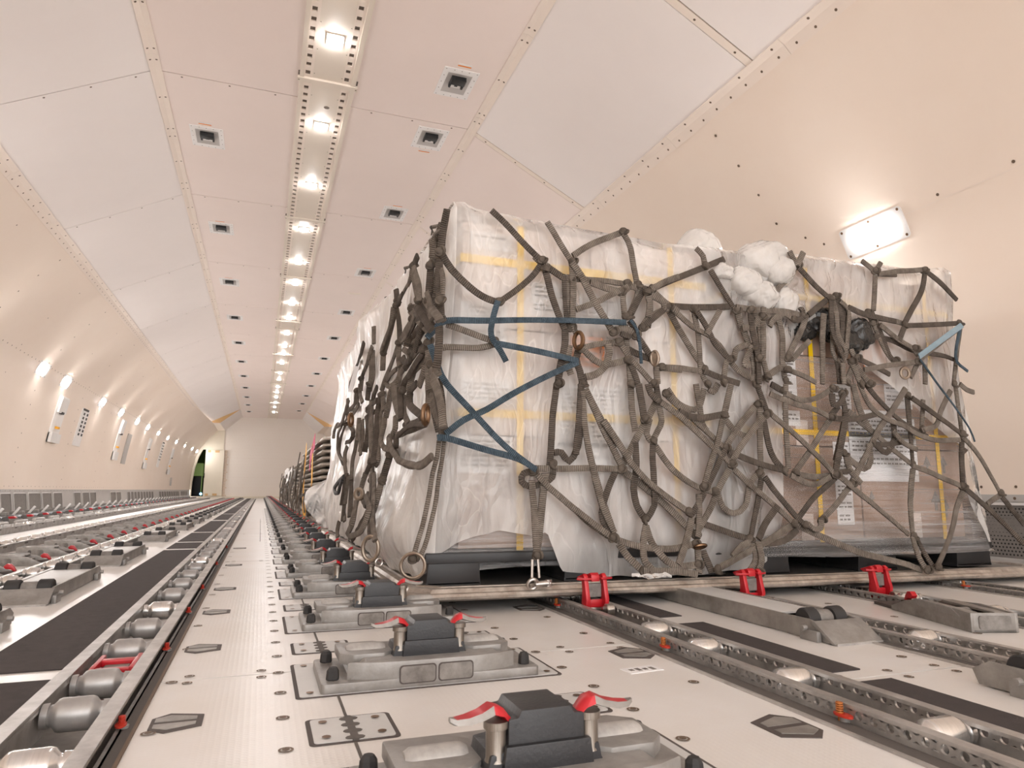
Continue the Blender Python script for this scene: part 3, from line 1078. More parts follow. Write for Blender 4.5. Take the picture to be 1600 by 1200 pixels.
def sticker(x, y, lab):
    mb = MB().box(-0.045, 0.045, -0.016, 0.0, -0.002, 0.0, 0).box(-0.045, 0.045, 0.0, 0.014, -0.0021, 0.0, 1)
    return tag(mb.build('warning_sticker', [M['white'], M['orange']], loc=(x, y, ZC), smooth=0), lab, 'sticker', 'stickers beside the ceiling detectors')
DL = [5.55 + 2.026 * k for k in range(11)]
DRR = [4.17, 4.96, 6.54, 8.56, 10.65, 12.6, 14.68, 16.7, 18.75, 20.8, 22.8, 24.9]
for i, y in enumerate(DL):
    lab = 'square flanged ceiling detector left of the light channel, %s from the camera' % nth(i + 1)
    o = d0 if i == 0 else dup(d0, (0, 0, 0), lab)
    o['label'] = lab
    o['group'] = 'detectors left of the light channel'
    o.location = (-0.555, y, ZC)
for i, y in enumerate(DRR):
    o = dup(d0, (1.097, y, ZC), 'square flanged ceiling detector right of the light channel, %s from the camera' % nth(i + 1), 'detectors right of the light channel')
for i, y in enumerate(DL[:3]):
    sticker(-0.56, y - 0.21, 'small orange and white sticker by the %s detector left of the lamps' % nth(i + 1))
for i, (y, s) in enumerate(zip(DRR[:4], (-0.21, 0.21, -0.21, -0.21))):
    sticker(1.10, y + s, 'small orange and white sticker by the %s detector right of the lamps' % nth(i + 1))
tag(MB().box(-0.09, 0.09, -0.045, 0.045, -0.006, 0, 0).box(-0.07, 0.07, -0.025, 0.025, -0.008, 0, 1).build('ceiling_plate', [M['trim'], M['cream']], loc=(1.09, 9.55, ZC), bevel=0.003),
    'small blank cream plate on the ceiling between two detectors', 'plate')

# ---- long upright fittings on the left wall
def wall_strip(y, z0, z1, w, kind, name, lab):
    t = thing(name, lab, 'fitting', (wallx(-1, (z0 + z1) / 2, y), y, (z0 + z1) / 2))
    def P(dy, z, off):
        p = Vector((wallx(-1, z, y), y + dy, z)) + nrm_l(z, y) * off
        return p - t.location
    def band(mb, za, zb, dy0, dy1, off, m=0, n=8):
        dy0, dy1 = dy0 * 2.5, dy1 * 2.5
        rows = []
        for i in range(n + 1):
            z = za + (zb - za) * i / n
            rows.append([P(dy0, z, 0.0), P(dy0, z, off), P(dy1, z, off), P(dy1, z, 0.0)])
        mb.grid(rows, m)
        mb._add(rows[0], [(0, 1, 2, 3)], m)
        mb._add(rows[-1], [(0, 1, 2, 3)], m)
    mb = MB()
    band(mb, z0, z1, -w / 2, w / 2, 0.015)
    mb.build('back_plate', M['flange'] if kind != 'grille' else M['dado'], t, smooth=30)
    if kind == 'holes':
        for k in range(6):
            z = z0 + (z1 - z0) * (0.28 + 0.11 * k)
            for dy in (-0.025, 0.05):
                h = MB()
                band(h, z, z + 0.035, dy - 0.014, dy + 0.014, 0.02, 0, 1)
                h.build('socket', M['black'], t, smooth=0)
        h = MB()
        band(h, z1 - 0.03, z1, -w * 0.45, w * 0.3, 0.024, 0, 1)
        h.build('latch', M['black'], t, smooth=0)
    elif kind == 'mask':
        h = MB()
        band(h, z1 - 0.36 * (z1 - z0), z1 - 0.02, -w * 0.4, w * 0.4, 0.04, 0, 3)
        h.build('upper_cover', M['white'], t, smooth=30)
        h = MB()
        band(h, z0, z0 + 0.2 * (z1 - z0), -w * 0.5, w * 0.5, 0.05, 0, 3)
        h.build('lower_box', M['white'], t, smooth=30)
        for k, c in enumerate(('amber', 'black')):
            h = MB()
            z = z0 + (0.30 if c == 'amber' else 0.62) * (z1 - z0)
            band(h, z, z + 0.03, -0.02, 0.02, 0.05, 0, 1)
            h.build('indicator', M[c], t, smooth=0)
    return t
wall_strip(10.5, 0.92, 1.53, 0.17, 'mask', 'wall_fitting', 'tall pale fitting with a small amber lamp, nearest on the left wall')
wall_strip(11.75, 0.95, 1.50, 0.16, 'holes', 'wall_socket_strip', 'tall grey strip with two columns of black holes, nearest on the left wall')
wall_strip(14.6, 0.86, 1.62, 0.13, 'mask', 'wall_fitting', 'tall pale fitting on the left wall between the holed strip and the grille')
wall_strip(15.6, 0.82, 1.42, 0.16, 'grille', 'wall_grille', 'long plain grey grille panel on the left wall under the lamps')
wall_strip(18.2, 0.80, 1.52, 0.13, 'mask', 'wall_fitting', 'tall pale fitting on the left wall just beyond the grey grille')
wall_strip(20.3, 0.90, 1.56, 0.15, 'holes', 'wall_socket_strip', 'far grey strip with black holes near the end of the left wall')
wall_strip(22.2, 0.75, 1.5, 0.12, 'mask', 'wall_fitting', 'farthest tall pale fitting on the left wall')
tag(MB().box(-0.01, 0.02, -0.07, 0.07, -0.12, 0.12).build('wall_switch', M['recess'], loc=(wallx(-1, 0.5, 23.0) + 0.01, 23.0, 0.55)), 'small dark grey box low on the far left wall near the doorway', 'switch box')
# ------------------------------------------------------------------ floor gear
def roller_prof(L, r):
    """barrel roller with necked ends"""
    e = L * 0.14
    return [(0, r * 0.72), (e * 0.75, r * 0.74), (e * 0.8, r * 0.62), (e * 1.15, r * 0.66), (e * 1.6, r * 0.94), (e * 2.0, r), (L - e * 2.0, r), (L - e * 1.6, r * 0.94), (L - e * 1.15, r * 0.66), (L - e * 0.8, r * 0.62), (L - e * 0.75, r * 0.74), (L, r * 0.72)]

def tray(key, label, y0, y1, ros, rr, rz, holes, topw, latches=(), lside=1, rmat='rollerm', height=0.024, near=3, tall=False):
    """sunken channel: two rails, a tray bottom and its rollers"""
    xa, xb = TR[key]
    xm = (xa + xb) / 2
    t = thing('roller_tray', label, 'roller track', (xm, y0, 0), group='roller tracks in the floor')
    L = y1 - y0
    a, b = xa - xm, xb - xm
    zt, zb = height, SLOTZ + 0.002
    for s, xo in ((-1, a), (1, b)):
        mb = MB()
        xi = xo - s * topw
        # thin foot strip beside the slot, web, and the flat top
        wx0, wx1 = sorted((xi + s * 0.004, xi + s * 0.008)) if not holes else sorted((xo - s * 0.006, xo - s * 0.002))
        mb.box(min(xo, xi), max(xo, xi), 0, L, zt - 0.005, zt)
        if tall:
            oy0, oy1 = sorted((xo, xo - s * 0.004))
            mb.box(oy0, oy1, 0, L, zb, zt - 0.004)
            y = 0.15
            while y < L:
                qx = sorted((xo, xo + s * 0.0015))
                mb.box(qx[0], qx[1], y, y + 0.05, zt - 0.014, zt - 0.006, 1)
                y += 0.33
        if not holes:
            mb.box(wx0, wx1, 0, L, zb, zt - 0.004)
            mb.box(min(xi, xi + s * 0.003), max(xi, xi + s * 0.003), 0, L, zt - 0.010, zt - 0.004)
        else:
            # perforated web: a ladder of posts between two flanges with round-cornered holes
            hz0, hz1 = zt - 0.0185, zt - 0.0055
            mb.box(wx0, wx1, 0, L, zb, hz0)
            mb.box(wx0, wx1, 0, L, hz1, zt - 0.004)
            y = 0.0
            while y < L:
                if y0 + y < near:
                    c, r = y + 0.0127, 0.0060
                    zc = (hz0 + hz1) / 2
                    o = 0.0127
                    ring = []
                    N = 12
                    for i in range(N):
                        an = 2 * pi * (i + 0.5) / N
                        ring.append((c + r * cos(an), zc + r * sin(an)))
                    outer = []
                    for i in range(N):
                        an = 2 * pi * (i + 0.5) / N
                        k = min(o / max(1e-6, abs(cos(an))), (hz1 - hz0) / 2 / max(1e-6, abs(sin(an))))
                        outer.append((c + k * cos(an), zc + k * sin(an)))
                    for wx in (wx0, wx1):
                        vs = [(wx, p[0], p[1]) for p in ring] + [(wx, p[0], p[1]) for p in outer]
                        mb._add(vs, [(i, (i + 1) % N, N + (i + 1) % N, N + i) for i in range(N)])
                    mb._add([(wx0, p[0], p[1]) for p in ring] + [(wx1, p[0], p[1]) for p in ring], [(i, (i + 1) % N, N + (i + 1) % N, N + i) for i in range(N)])
                    # square corners of the cell
                    for sy in (-1, 1):
                        for sz in (-1, 1):
                            an = math.atan2(sz * 0.5, sy * 0.8660)
                    y += 0.0254
                else:
                    mb.box(wx0, wx1, y, min(L, y + 1), hz0, hz1)
                    y += 1
        mb.build('side_rail', [M['alu'] if not tall else M['castd'], M['slot']], t, smooth=0)
    MB().box(a + 0.006, b - 0.006, 0, L, zb - 0.001, zb + 0.002).build('tray_bottom', M['aluw'], t, smooth=0)
    inner = (b - a) - 2 * topw if not holes else (b - a) - 0.016
    Lr = inner * 0.98
    base = None
    for i, y in enumerate(ros):
        if base is None:
            base = MB().lathe((-Lr / 2, 0, 0), (Lr / 2, 0, 0), roller_prof(Lr, rr), 20).build('roller', M[rmat], t, smooth=40)
            base.location = (0, y - y0, rz)
            bm_ = base
            brt = MB().lathe((-Lr / 2, 0, 0), (Lr / 2, 0, 0), roller_prof(Lr, rr), 20).build('roller', M['roller'], t, smooth=40) if i == 0 and len(ros) > 2 else None
            if brt:
                brt.location = (0, ros[1] - y0, rz)
        elif i == 1 and brt:
            continue
        else:
            c = (brt if (brt and (i % 5 in (1,) or rmat == 'roller')) else base).copy()
            COL.objects.link(c)
            c.parent = t
            c.location = (0, y - y0, rz)
    lat = None
    for y in latches:
        if lat is None:
            xo = (b + 0.003) if lside > 0 else (a - 0.007)
            mb = MB()
            mb.lathe((0, 0, 0.0), (0, 0, 0.026), [(0, 0.0028), (0.026, 0.0028)], 10, 0)
            for k in range(5):
                mb.torus((0, 0, 0.0125 + 0.003 * k), 0.0042, 0.0011, (0, 0, 1), 14, 6, 0)
            lat = mb.build('latch_spring', M['spring'], t)
            m2 = MB().prism([(0.008 * cos(2 * pi * i / 12) * 1.0, 0.016 * sin(2 * pi * i / 12) - 0.006) for i in range(12)], 2, 0.0085, 0.0115)
            lc = m2.build('latch_collar', M['orangered'], lat, smooth=0)
            MB().cyl((0.004, -0.004, 0), (0.004, -0.004, 0.008), 0.007, 12).build('latch_foot', M['cast'], lat)
            lat.location = (xo, y - y0, 0.0)
            if lside > 0:
                lat.scale = (0.9, 0.9, 0.62)
                lat.data.materials[0] = M['orangered']
        else:
            c = lat.copy()
            COL.objects.link(c)
            c.parent = t
            c.location = ((b + 0.003) if lside > 0 else (a - 0.007), y - y0, 0)
            for g in lat.children:
                d = g.copy()
                COL.objects.link(d)
                d.parent = c
    # foot strip along the floor
    fs = MB()
    for s, xo in ((-1, a), (1, b)):
        x0_, x1_ = sorted((xo + s * 0.004, xo + s * 0.04))
        if not holes:
            x0_, x1_ = sorted((xo - s * 0.002, xo + s * 0.006))
        fs.box(x0_, x1_, 0, L, 0.0, 0.0012, 1 if holes else 0)
        if holes:
            q0, q1 = sorted((xo + s * 0.036, xo + s * 0.041))
            fs.box(q0, q1, 0, L, 0.0, 0.004, 0)
    fs.build('edge_strip', [M['alu'], M['slot']], t, smooth=0)
    return t

r1 = [0.70, 0.95, 1.158, 1.317, 1.56, 1.788, 2.038, 2.304] + [2.55 + 0.252 * k for k in range(90)]
tray('T1', 'long roller track running along the left edge of the bare centre aisle', 0.25, 26.6, r1, 0.0225, 0.0055, False, 0.022, (1.09, 1.56, 2.0, 2.45, 3.2, 4.1), 1)
tray('T2', 'second roller track to the left of the aisle, between drive units and red handled locks', 1.2, 26.5, [1.5 + 0.245 * k for k in range(98)], 0.023, 0.0125, False, 0.020, (), 1, 'roller')
tray('T3', 'third roller track to the left, tall grey side beyond the red handled locks', 2.6, 26.5, [3.3 + 0.25 * k for k in range(92)], 0.022, 0.030, False, 0.012, (), 1, 'roller', 0.040, 3, True)
tray('T4', 'farthest left roller track, beside the side guides', 4.5, 26.5, [5.0 + 0.25 * k for k in range(85)], 0.024, 0.036, False, 0.012, (), 1, 'rollerw', 0.046, 3, True)
tray('A', 'perforated roller track right of the centre guides, running under the cargo pallet', 0.2, 5.0, [0.45, 0.691, 0.958, 1.201, 1.379, 1.9, 2.2], 0.022, 0.0075, True, 0.019, (0.655 + 0.14, 1.245, 1.78, 2.02), -1, 'roller')
tray('B', 'second perforated roller track from the right of the aisle, beside the drive unit', 0.3, 5.0, [0.62, 0.87, 1.12, 1.37, 1.62, 2.0], 0.022, 0.0075, True, 0.017, (), -1, 'roller', 0.022)
tray('C', 'third perforated roller track at the right, beyond the grey floor lock', 0.5, 5.0, [0.8, 1.05, 1.30, 1.55, 1.85], 0.022, 0.006, True, 0.017, (), -1, 'roller', 0.018)
tray('D', 'farthest right perforated roller track, mostly under the cargo pallet', 0.8, 5.0, [1.1, 1.4, 1.8], 0.022, 0.004, True, 0.017, (1.7, 1.95), -1, 'roller', 0.014)

# latch openings in the floor beside the tracks
def hexplate(x, y, sx, sy):
    mb = MB()
    h = [(-1, -0.55), (-1, 0.55), (-0.35, 1), (1, 0.6), (1, -0.6), (-0.35, -1)]
    mb.prism([(p[0] * sx, p[1] * sy) for p in h], 2, 0, 0.0012, 0)
    for s in (-1, 1):
        mb.prism([(-0.85 * sx, s * 0.12 * sy), (0.75 * sx, s * 0.12 * sy), (0.75 * sx, s * 0.42 * sy), (-0.3 * sx, s * 0.74 * sy), (-0.85 * sx, s * 0.5 * sy)][::s], 2, 0, 0.002, 1)
    o = mb.build('latch_plate', [M['seal'], M['aluw']], floor, smooth=0)
    o.location = (x, y, 0)
    return o
for y in (1.09, 1.56, 2.0, 2.45, 3.2, 4.1):
    hexplate(-0.09, y, 0.033, 0.042)
for x, y in ((0.705, 1.245), (0.69, 0.80), (0.705, 1.8), (1.20, 1.42), (1.2, 0.7)):
    o = hexplate(x, y, 0.036, 0.05)
    o.rotation_euler = (0, 0, pi)

# ---- centre guide units
def make_guide():
    t = thing('centre_guide', '', 'cargo guide', (0.2875, GY[0], 0), group='centre guides between the two cargo rows')
    xl, xr = -0.1825, 0.1825
    bs = MB()
    # low plate with the raised body on it (front faces the camera)
    bs.prism(rrect(xl, xr, -0.075, 0.10, 0.008), 2, 0.0, 0.017)
    prof = [(-0.138, 0.017), (-0.112, 0.042), (0.112, 0.042), (0.138, 0.017)]
    bs.prism(prof, 1, -0.060, 0.09)
    # bowed front flank: thicker in the middle
    bs.prism([(-0.142, -0.056), (-0.10, -0.070), (-0.05, -0.075), (0.06, -0.075), (0.11, -0.069), (0.142, -0.056)], 2, 0.0, 0.043)
    body = bs.build('base_casting', M['cast'], t, bevel=0.0022)
    for x0, x1 in ((-0.060, -0.001), (0.004, 0.062)):
        p = MB()
        p.prism(rrect(x0 - 0.001, x1 + 0.001, 0.0075, 0.0365, 0.006), 1, -0.0756, -0.074, 1)
        p.prism(rrect(x0 + 0.0012, x1 - 0.0012, 0.0095, 0.0345, 0.005), 1, -0.0764, -0.074, 0)
        p.build('casting_pocket', [M['pocket'], M['seal']], body, smooth=0)
    for sx in (-1, 1):
        for yy in (-0.048, 0.072):
            b = MB().lathe((0, 0, 0.015), (0, 0, 0.036), [(0, 0.009), (0.004, 0.0105), (0.016, 0.0095), (0.021, 0.006)], 8)
            o = b.build('bolt', M['rubber'], t, smooth=20)
            o.location = (sx * 0.163, yy, 0)
        # roller in its own raised housing
        h = MB().prism([(-0.046, -0.034), (-0.024, -0.05), (0.026, -0.05), (0.046, -0.03), (0.046, 0.03), (0.02, 0.05), (-0.046, 0.05)], 2, 0.03, 0.0475)
        o = h.build('roller_housing', M['cast'], t, bevel=0.003)
        o.location = (sx * 0.103, 0.025, 0)
        r = MB().lathe((-0.033, 0, 0), (0.033, 0, 0), [(0, 0.012), (0.006, 0.0155), (0.010, 0.016), (0.056, 0.016), (0.060, 0.0155), (0.066, 0.012)], 18)
        o = r.build('guide_roller', M['rollerw'], t)
        o.location = (sx * 0.103, 0.02, 0.0405)
    # black housing with shoulders
    out = [(-0.070, 0.034), (-0.063, 0.044), (-0.060, 0.058), (-0.046, 0.060), (-0.042, 0.066), (-0.042, 0.089), (-0.032, 0.090), (-0.028, 0.097), (0.026, 0.097), (0.030, 0.090), (0.041, 0.089), (0.041, 0.066), (0.045, 0.060), (0.058, 0.058), (0.061, 0.044), (0.068, 0.034)]
    bl = MB().prism(out, 1, -0.034, 0.03)
    bl.prism([(-0.050, 0.036), (-0.046, 0.066), (0.046, 0.066), (0.050, 0.036)], 1, -0.040, -0.03)
    hs = bl.build('housing', M['dark'], t, bevel=0.0016)
    for sx, px in ((-1, -0.052), (1, 0.050)):
        po = MB().lathe((0, 0, 0.05), (0, 0, 0.088), [(0, 0.0115), (0.003, 0.0105), (0.030, 0.0105), (0.031, 0.013), (0.038, 0.013)], 16).build('post', M['post'], t)
        po.location = (px, -0.024, 0)
        # bird-wing latch head, pointing away from the housing
        k = sx
        rows = []
        for s, wd, z, th in ((-0.014, 0.011, 0.089, 0.010), (-0.004, 0.013, 0.1005, 0.011), (0.006, 0.0125, 0.1035, 0.011), (0.018, 0.012, 0.098, 0.009), (0.032, 0.011, 0.095, 0.008), (0.044, 0.008, 0.0945, 0.007), (0.050, 0.003, 0.096, 0.005)):
            rows.append([(k * s, -wd, z - th * 0.7), (k * s, -wd * 0.7, z), (k * s, wd * 0.7, z), (k * s, wd, z - th * 0.7), (k * s, 0, z - th)])
        hm = MB()
        n = 5
        vs = [p for r_ in rows for p in r_]
        fs = []
        ms = []
        for i in range(len(rows) - 1):
            for j in range(n):
                fs.append((i * n + j, i * n + (j + 1) % n, (i + 1) * n + (j + 1) % n, (i + 1) * n + j))
        hm._add(vs, fs, 0)
        hm._add(rows[0], [tuple(range(n))], 0)
        hm._add(rows[-1], [tuple(range(n))], 1)
        for fi in range(len(hm.f)):
            i, j = divmod(fi, n)
            if fi < len(fs) and j in (0, 4, 3) and i >= 2 or (fi < len(fs) and i >= 5):
                hm.m[fi] = 1
        ho = hm.build('hook', [M['red'], M['castd']], t, smooth=50)
        ho.location = (px, -0.022, 0)
        ho.rotation_euler = (0, 0, k * -0.12)
    return t
g0 = make_guide()
for i, gy in enumerate(GY):
    lab = 'black and grey centre guide with red hooks, %s from the camera in its row' % nth(i + 1)
    if i == 0:
        g0['label'] = lab
        g0.location = (0.2875, gy, 0)
    else:
        dup(g0, (0.2875, gy, 0), lab, 'centre guides between the two cargo rows')

# ---- power drive units
def make_pdu(h=0.042, L=0.68, W=0.135):
    """long flat unit; front plate slopes down at y = 0, runs back along +y"""
    t = thing('drive_unit', '', 'drive unit', (0, 0, 0), group='power drive units in the floor')
    w = W / 2
    for s in (-1, 1):
        x0_, x1_ = sorted((s * w, s * (w - 0.006)))
        mb = MB().prism([(0.0, 0.003), (0.05, h * 0.92), (0.075, h), (L - 0.03, h), (L, h * 0.6), (L - 0.01, 0.002), (0.02, 0.001)], 0, x0_, x1_)
        mb.build('side_plate', M['aluw'], t, bevel=0.001)
    fp = MB().prism([(-0.004, 0.003), (0.052, h * 0.96), (0.058, h * 0.96), (0.062, h * 0.8), (0.006, 0.001)], 0, -w - 0.004, w + 0.004)
    f_ = fp.build('front_plate', M['cast'], t, bevel=0.002)
    MB().box(-w, w, -0.006, 0.006, 0.0, 0.005).build('nose_lip', M['rollerw'], f_)
    MB().box(-w + 0.008, w - 0.008, 0.17, L - 0.13, h - 0.006, h - 0.001).build('cover_plate', M['plate'], t, bevel=0.001)
    MB().box(-w + 0.006, w - 0.006, 0.05, L - 0.02, 0.004, 0.014).build('inner_tray', M['slot'], t)
    for y in (0.10, L - 0.075):
        for k, (a, b, r) in enumerate(((-w + 0.009, -0.021, 0.025), (-0.020, 0.020, 0.019), (0.021, w - 0.009, 0.025))):
            MB().lathe((a, y, h - 0.006), (b, y, h - 0.006), [(0, r * 0.9), (0.003, r), (b - a - 0.003, r), (b - a, r * 0.9)], 20).build('drive_wheel' if k != 1 else 'wheel_hub', M['rubber'] if k != 1 else M['pocket'], t)
    for s in (-1, 1):
        for y in (0.055, L - 0.1):
            b = MB().box(s * w - 0.006 + s * 0.008, s * w + 0.006 + s * 0.008, y - 0.02, y + 0.03, 0.0, 0.022)
            b.cyl((s * (w + 0.012), y + 0.012, 0.026), (s * (w + 0.024), y + 0.012, 0.026), 0.006, 8)
            b.build('foot_bracket', M['cast'], t, bevel=0.001)
    return t
p0 = make_pdu()
PY = [1.3, 2.25, 3.29, 4.70, 5.95, 7.1] + [8.2 + 1.08 * k for k in range(16)]
for i, y in enumerate(PY):
    lab = 'low grey drive unit left of the dark floor strip, %s from the camera' % nth(i + 1)
    o = p0 if i == 0 else dup(p0, (0, 0, 0), lab, 'power drive units left of the aisle')
    o['label'] = lab
    o['group'] = 'power drive units left of the aisle'
    o.location = (-0.600, y, 0)
pl0 = make_pdu(L=1.15, W=0.125)
pl0.location = (1.203, 1.165, 0)
pl0['label'] = 'low grey drive unit with sloped front plate, in front of the cargo pallet at right'
pl0['group'] = 'power drive units right of the aisle'
dup(pl0, (1.203, -0.28, 0), 'blunt end of a grey drive unit at the lower right edge, nearest the camera', 'power drive units right of the aisle')

# ---- floor locks with red levers
def make_lock(sx=0.68):
    """casting along -x from the lever at x = 0"""
    t = thing('floor_lock', '', 'cargo lock', (0, 0, 0), group='floor locks with red levers')
    top = [(-0.335, 0.0), (-0.335, 0.044), (-0.22, 0.047), (-0.09, 0.036), (-0.02, 0.012), (-0.02, 0.0)]
    body = MB()
    body.prism(top, 1, 0.048, 0.056)
    body.prism([(p[0], p[1]) for p in top], 1, -0.056, -0.048)
    body.box(-0.335, -0.02, -0.05, 0.05, 0.0, 0.008)
    body.box(-0.335, -0.328, -0.05, 0.05, 0.0, 0.044)
    body.box(-0.31, -0.12, -0.052, -0.02, 0.036, 0.042)
    body.box(-0.31, -0.12, 0.02, 0.052, 0.036, 0.042)
    S_ = Matrix.Diagonal((sx, 1, 1, 1))
    b = body.xf(S_).build('lock_body', M['castd'], t, bevel=0.002)
    MB().box(-0.31, -0.09, -0.046, 0.046, 0.008, 0.026).lathe((-0.22, -0.05, 0.022), (-0.22, 0.05, 0.022), [(0, 0.017), (0.1, 0.017)], 14).xf(S_).build('lock_mechanism', M['pocket'], t, bevel=0.002)
    pk = MB().cyl((-0.255, -0.0575, 0.022), (-0.255, -0.055, 0.022), 0.010, 14)
    pk.xf(S_).build('pin_hole', M['slot'], b)
    MB().prism(rrect(-0.218, -0.172, 0.010, 0.032, 0.009), 1, -0.0572, -0.055).xf(S_).build('name_boss', M['pocket'], b, smooth=0)
    lv = MB()
    lv.prism([(-0.034, 0.040), (-0.022, 0.052), (-0.006, 0.050), (0.006, 0.036), (0.014, 0.020), (0.006, 0.018), (-0.006, 0.028), (-0.026, 0.030)], 1, -0.022, 0.0)
    lv.xf(Matrix.Diagonal((0.85, 0.7, 0.85, 1)) @ Matrix.Translation((0, 0, 0.004))).build('lever', M['red'], t, bevel=0.002)
    for ex in (-0.3352, ):
        MB().prism(rrect(-0.038, 0.038, 0.008, 0.038, 0.006), 0, -0.337, -0.3349).xf(S_).build('end_pocket', M['pocket'], b, smooth=0)
    MB().prism([(-0.30, 0.030), (-0.27, 0.046), (-0.13, 0.046), (-0.10, 0.030)], 1, 0.052, 0.058).xf(S_).build('rear_rib', M['cast'], b, bevel=0.002)
    MB().box(-0.03, 0.075, -0.05, 0.05, 0.0, 0.008).box(-0.035, 0.005, -0.034, 0.012, 0.006, 0.022).build('lever_seat', M['seal'], t, bevel=0.001)
    return t
k0 = make_lock()
RY = [3.019 + 0.444 * k for k in range(51)]
for i, y in enumerate(RY):
    lab = 'grey floor lock with red lever left of the aisle, %s from the camera' % nth(i + 1)
    o = k0 if i == 0 else dup(k0, (0, 0, 0), lab, 'floor locks left of the aisle')
    o['label'] = lab
    o['group'] = 'floor locks left of the aisle'
    o.location = (-0.828, y, 0)
kr = make_lock(1.0)
tag(kr, 'grey cast floor lock with small red lever at right, in front of the cargo pallet', 'cargo lock', 'floor locks right of the aisle')
kr.location = (1.70, 1.47, 0)
kr.rotation_euler = (0, 0, radians(72))

# ---- upright red locks holding the pallet edge
def make_claw():
    t = thing('pallet_lock', '', 'cargo lock', (0, 0, 0), group='red locks gripping the pallet edge')
    side = [(-0.012, 0.0), (-0.018, 0.03), (-0.010, 0.06), (-0.004, 0.088), (0.004, 0.094), (0.042, 0.082), (0.030, 0.074), (0.012, 0.074), (0.010, 0.050), (0.016, 0.0)]
    for s in (-1, 1):
        MB().prism([(p[0], p[1]) for p in side], 0, s * 0.027 - 0.006, s * 0.027 + 0.006).build('claw_arm', M['red'], t, bevel=0.0025)
    MB().prism([(-0.006, 0.074), (-0.004, 0.09), (0.004, 0.096), (0.046, 0.084), (0.03, 0.074)], 0, -0.012, 0.012).build('claw_lip', M['red'], t, bevel=0.002)
    for s in (-1, 1):
        MB().prism([(s * 0.014, -0.012), (s * 0.030, -0.012), (s * 0.052, 0.0), (s * 0.030, 0.03), (s * 0.014, 0.03)][::s], 2, 0.079, 0.084).build('claw_ear', M['red'], t, bevel=0.001)
    MB().box(-0.027, 0.027, 0.0, 0.01, 0.008, 0.028).build('lower_bridge', M['red'], t, bevel=0.002)
    MB().box(-0.02, 0.02, 0.002, 0.01, 0.034, 0.068).build('spring_plate', M['pocket'], t, bevel=0.001)
    MB().lathe((-0.044, 0.012, 0.004), (0.044, 0.012, 0.004), [(0, 0.006), (0.088, 0.006)], 10).build('pivot_pin', M['steel'], t)
    MB().lathe((0.014, -0.03, 0.006), (0.036, -0.03, 0.006), [(0, 0.013), (0.002, 0.015), (0.020, 0.015), (0.022, 0.013)], 16).build('lock_wheel', M['steel'], t)
    return t
c0 = make_claw()
c0['label'] = 'upright red claw lock gripping the pallet edge, on the track nearest the aisle'
c0.location = (0.838, 1.665, 0.008)
dup(c0, (1.33, 1.655, 0.004), 'middle one of the three upright red claw locks gripping the pallet edge')
dup(c0, (1.80, 1.645, 0.0), 'rightmost of the three upright red claw locks gripping the pallet edge')
# one folded flat in the left track
t = thing('folded_lock', 'red pallet lock folded flat between rollers of the track left of the aisle', 'cargo lock', (-0.2215, 1.43, 0))
for s in (-1, 1):
    MB().box(s * 0.030 - 0.004, s * 0.030 + 0.004, -0.055, 0.055, -0.012, 0.016).build('side_arm', M['red'], t, bevel=0.002)
for y0, y1, z0, z1 in ((0.01, 0.028, 0.004, 0.015), (-0.05, -0.035, 0.0, 0.013)):
    MB().box(-0.028, 0.028, y0, y1, z0, z1).build('cross_bar', M['red'], t, bevel=0.002)
MB().box(-0.02, 0.02, -0.035, 0.01, -0.01, 0.008).build('spring_plate', M['pocket'], t, bevel=0.002)

# ---- side guides by the left wall
def make_side():
    t = thing('side_guide', '', 'cargo guide', (0, 0, 0), group='side guides along the left wall')
    MB().lathe((0, -0.15, 0.034), (0, 0.15, 0.034), [(0, 0.012), (0.006, 0.016), (0.294, 0.016), (0.3, 0.012)], 12).build('long_roller', M['rollerw'], t)
    MB().box(-0.02, 0.02, -0.17, 0.17, 0.0, 0.018).build('roller_bed', M['cast'], t, bevel=0.002)
    MB().prism([(-0.11, 0.0), (-0.10, 0.055), (-0.06, 0.075), (0.06, 0.075), (0.10, 0.055), (0.11, 0.0)], 0, -0.24, -0.12).xf(Matrix.Identity(4)).build('housing', M['dark'], t, bevel=0.004)
    MB().box(-0.27, -0.10, -0.22, -0.10, 0.0, 0.045).build('lock_base', M['pocket'], t, bevel=0.003)
    MB().prism([(-0.03, 0.045), (-0.02, 0.066), (0.02, 0.07), (0.04, 0.055), (0.03, 0.048)], 1, -0.19, -0.14).xf(Matrix.Translation((-0.17, 0, 0))).build('hook', M['red'], t, bevel=0.003)
    return t
s0 = make_side()
SY = [6.658 + 0.508 * k for k in range(39)]
for i, y in enumerate(SY):
    lab = 'side guide with long white roller by the left wall, %s from the camera' % nth(i + 1)
    o = s0 if i == 0 else dup(s0, (0, 0, 0), lab, 'side guides along the left wall')
    o['label'] = lab
    o['group'] = 'side guides along the left wall'
    o.location = (-1.95, y, 0)
def make_arm():
    t = thing('side_stop', '', 'cargo stop', (0, 0, 0), group='tilted stops in front of the vents')
    MB().box(-0.16, 0.10, -0.10, 0.10, 0.0, 0.045).build('stop_base', M['pocket'], t, bevel=0.004)
    R = Matrix.Rotation(radians(35), 3, 'Y')
    MB().obox((-0.02, -0.05, 0.085), (0.022, 0.022, 0.10), R).build('stop_arm', M['white'], t, bevel=0.004)
    MB().box(-0.10, 0.02, 0.02, 0.09, 0.05, 0.085).build('stop_frame', M['cast'], t, bevel=0.004)
    return t
a0 = make_arm()
for i in range(38):
    y = 8.1 + 0.508 * i
    lab = 'tilted pale stop arm in front of the left wall vents, %s from the camera' % nth(i + 1)
    o = a0 if i == 0 else dup(a0, (0, 0, 0), lab, 'tilted stops in front of the vents')
    o['label'] = lab
    o.location = (-2.36, y, 0)
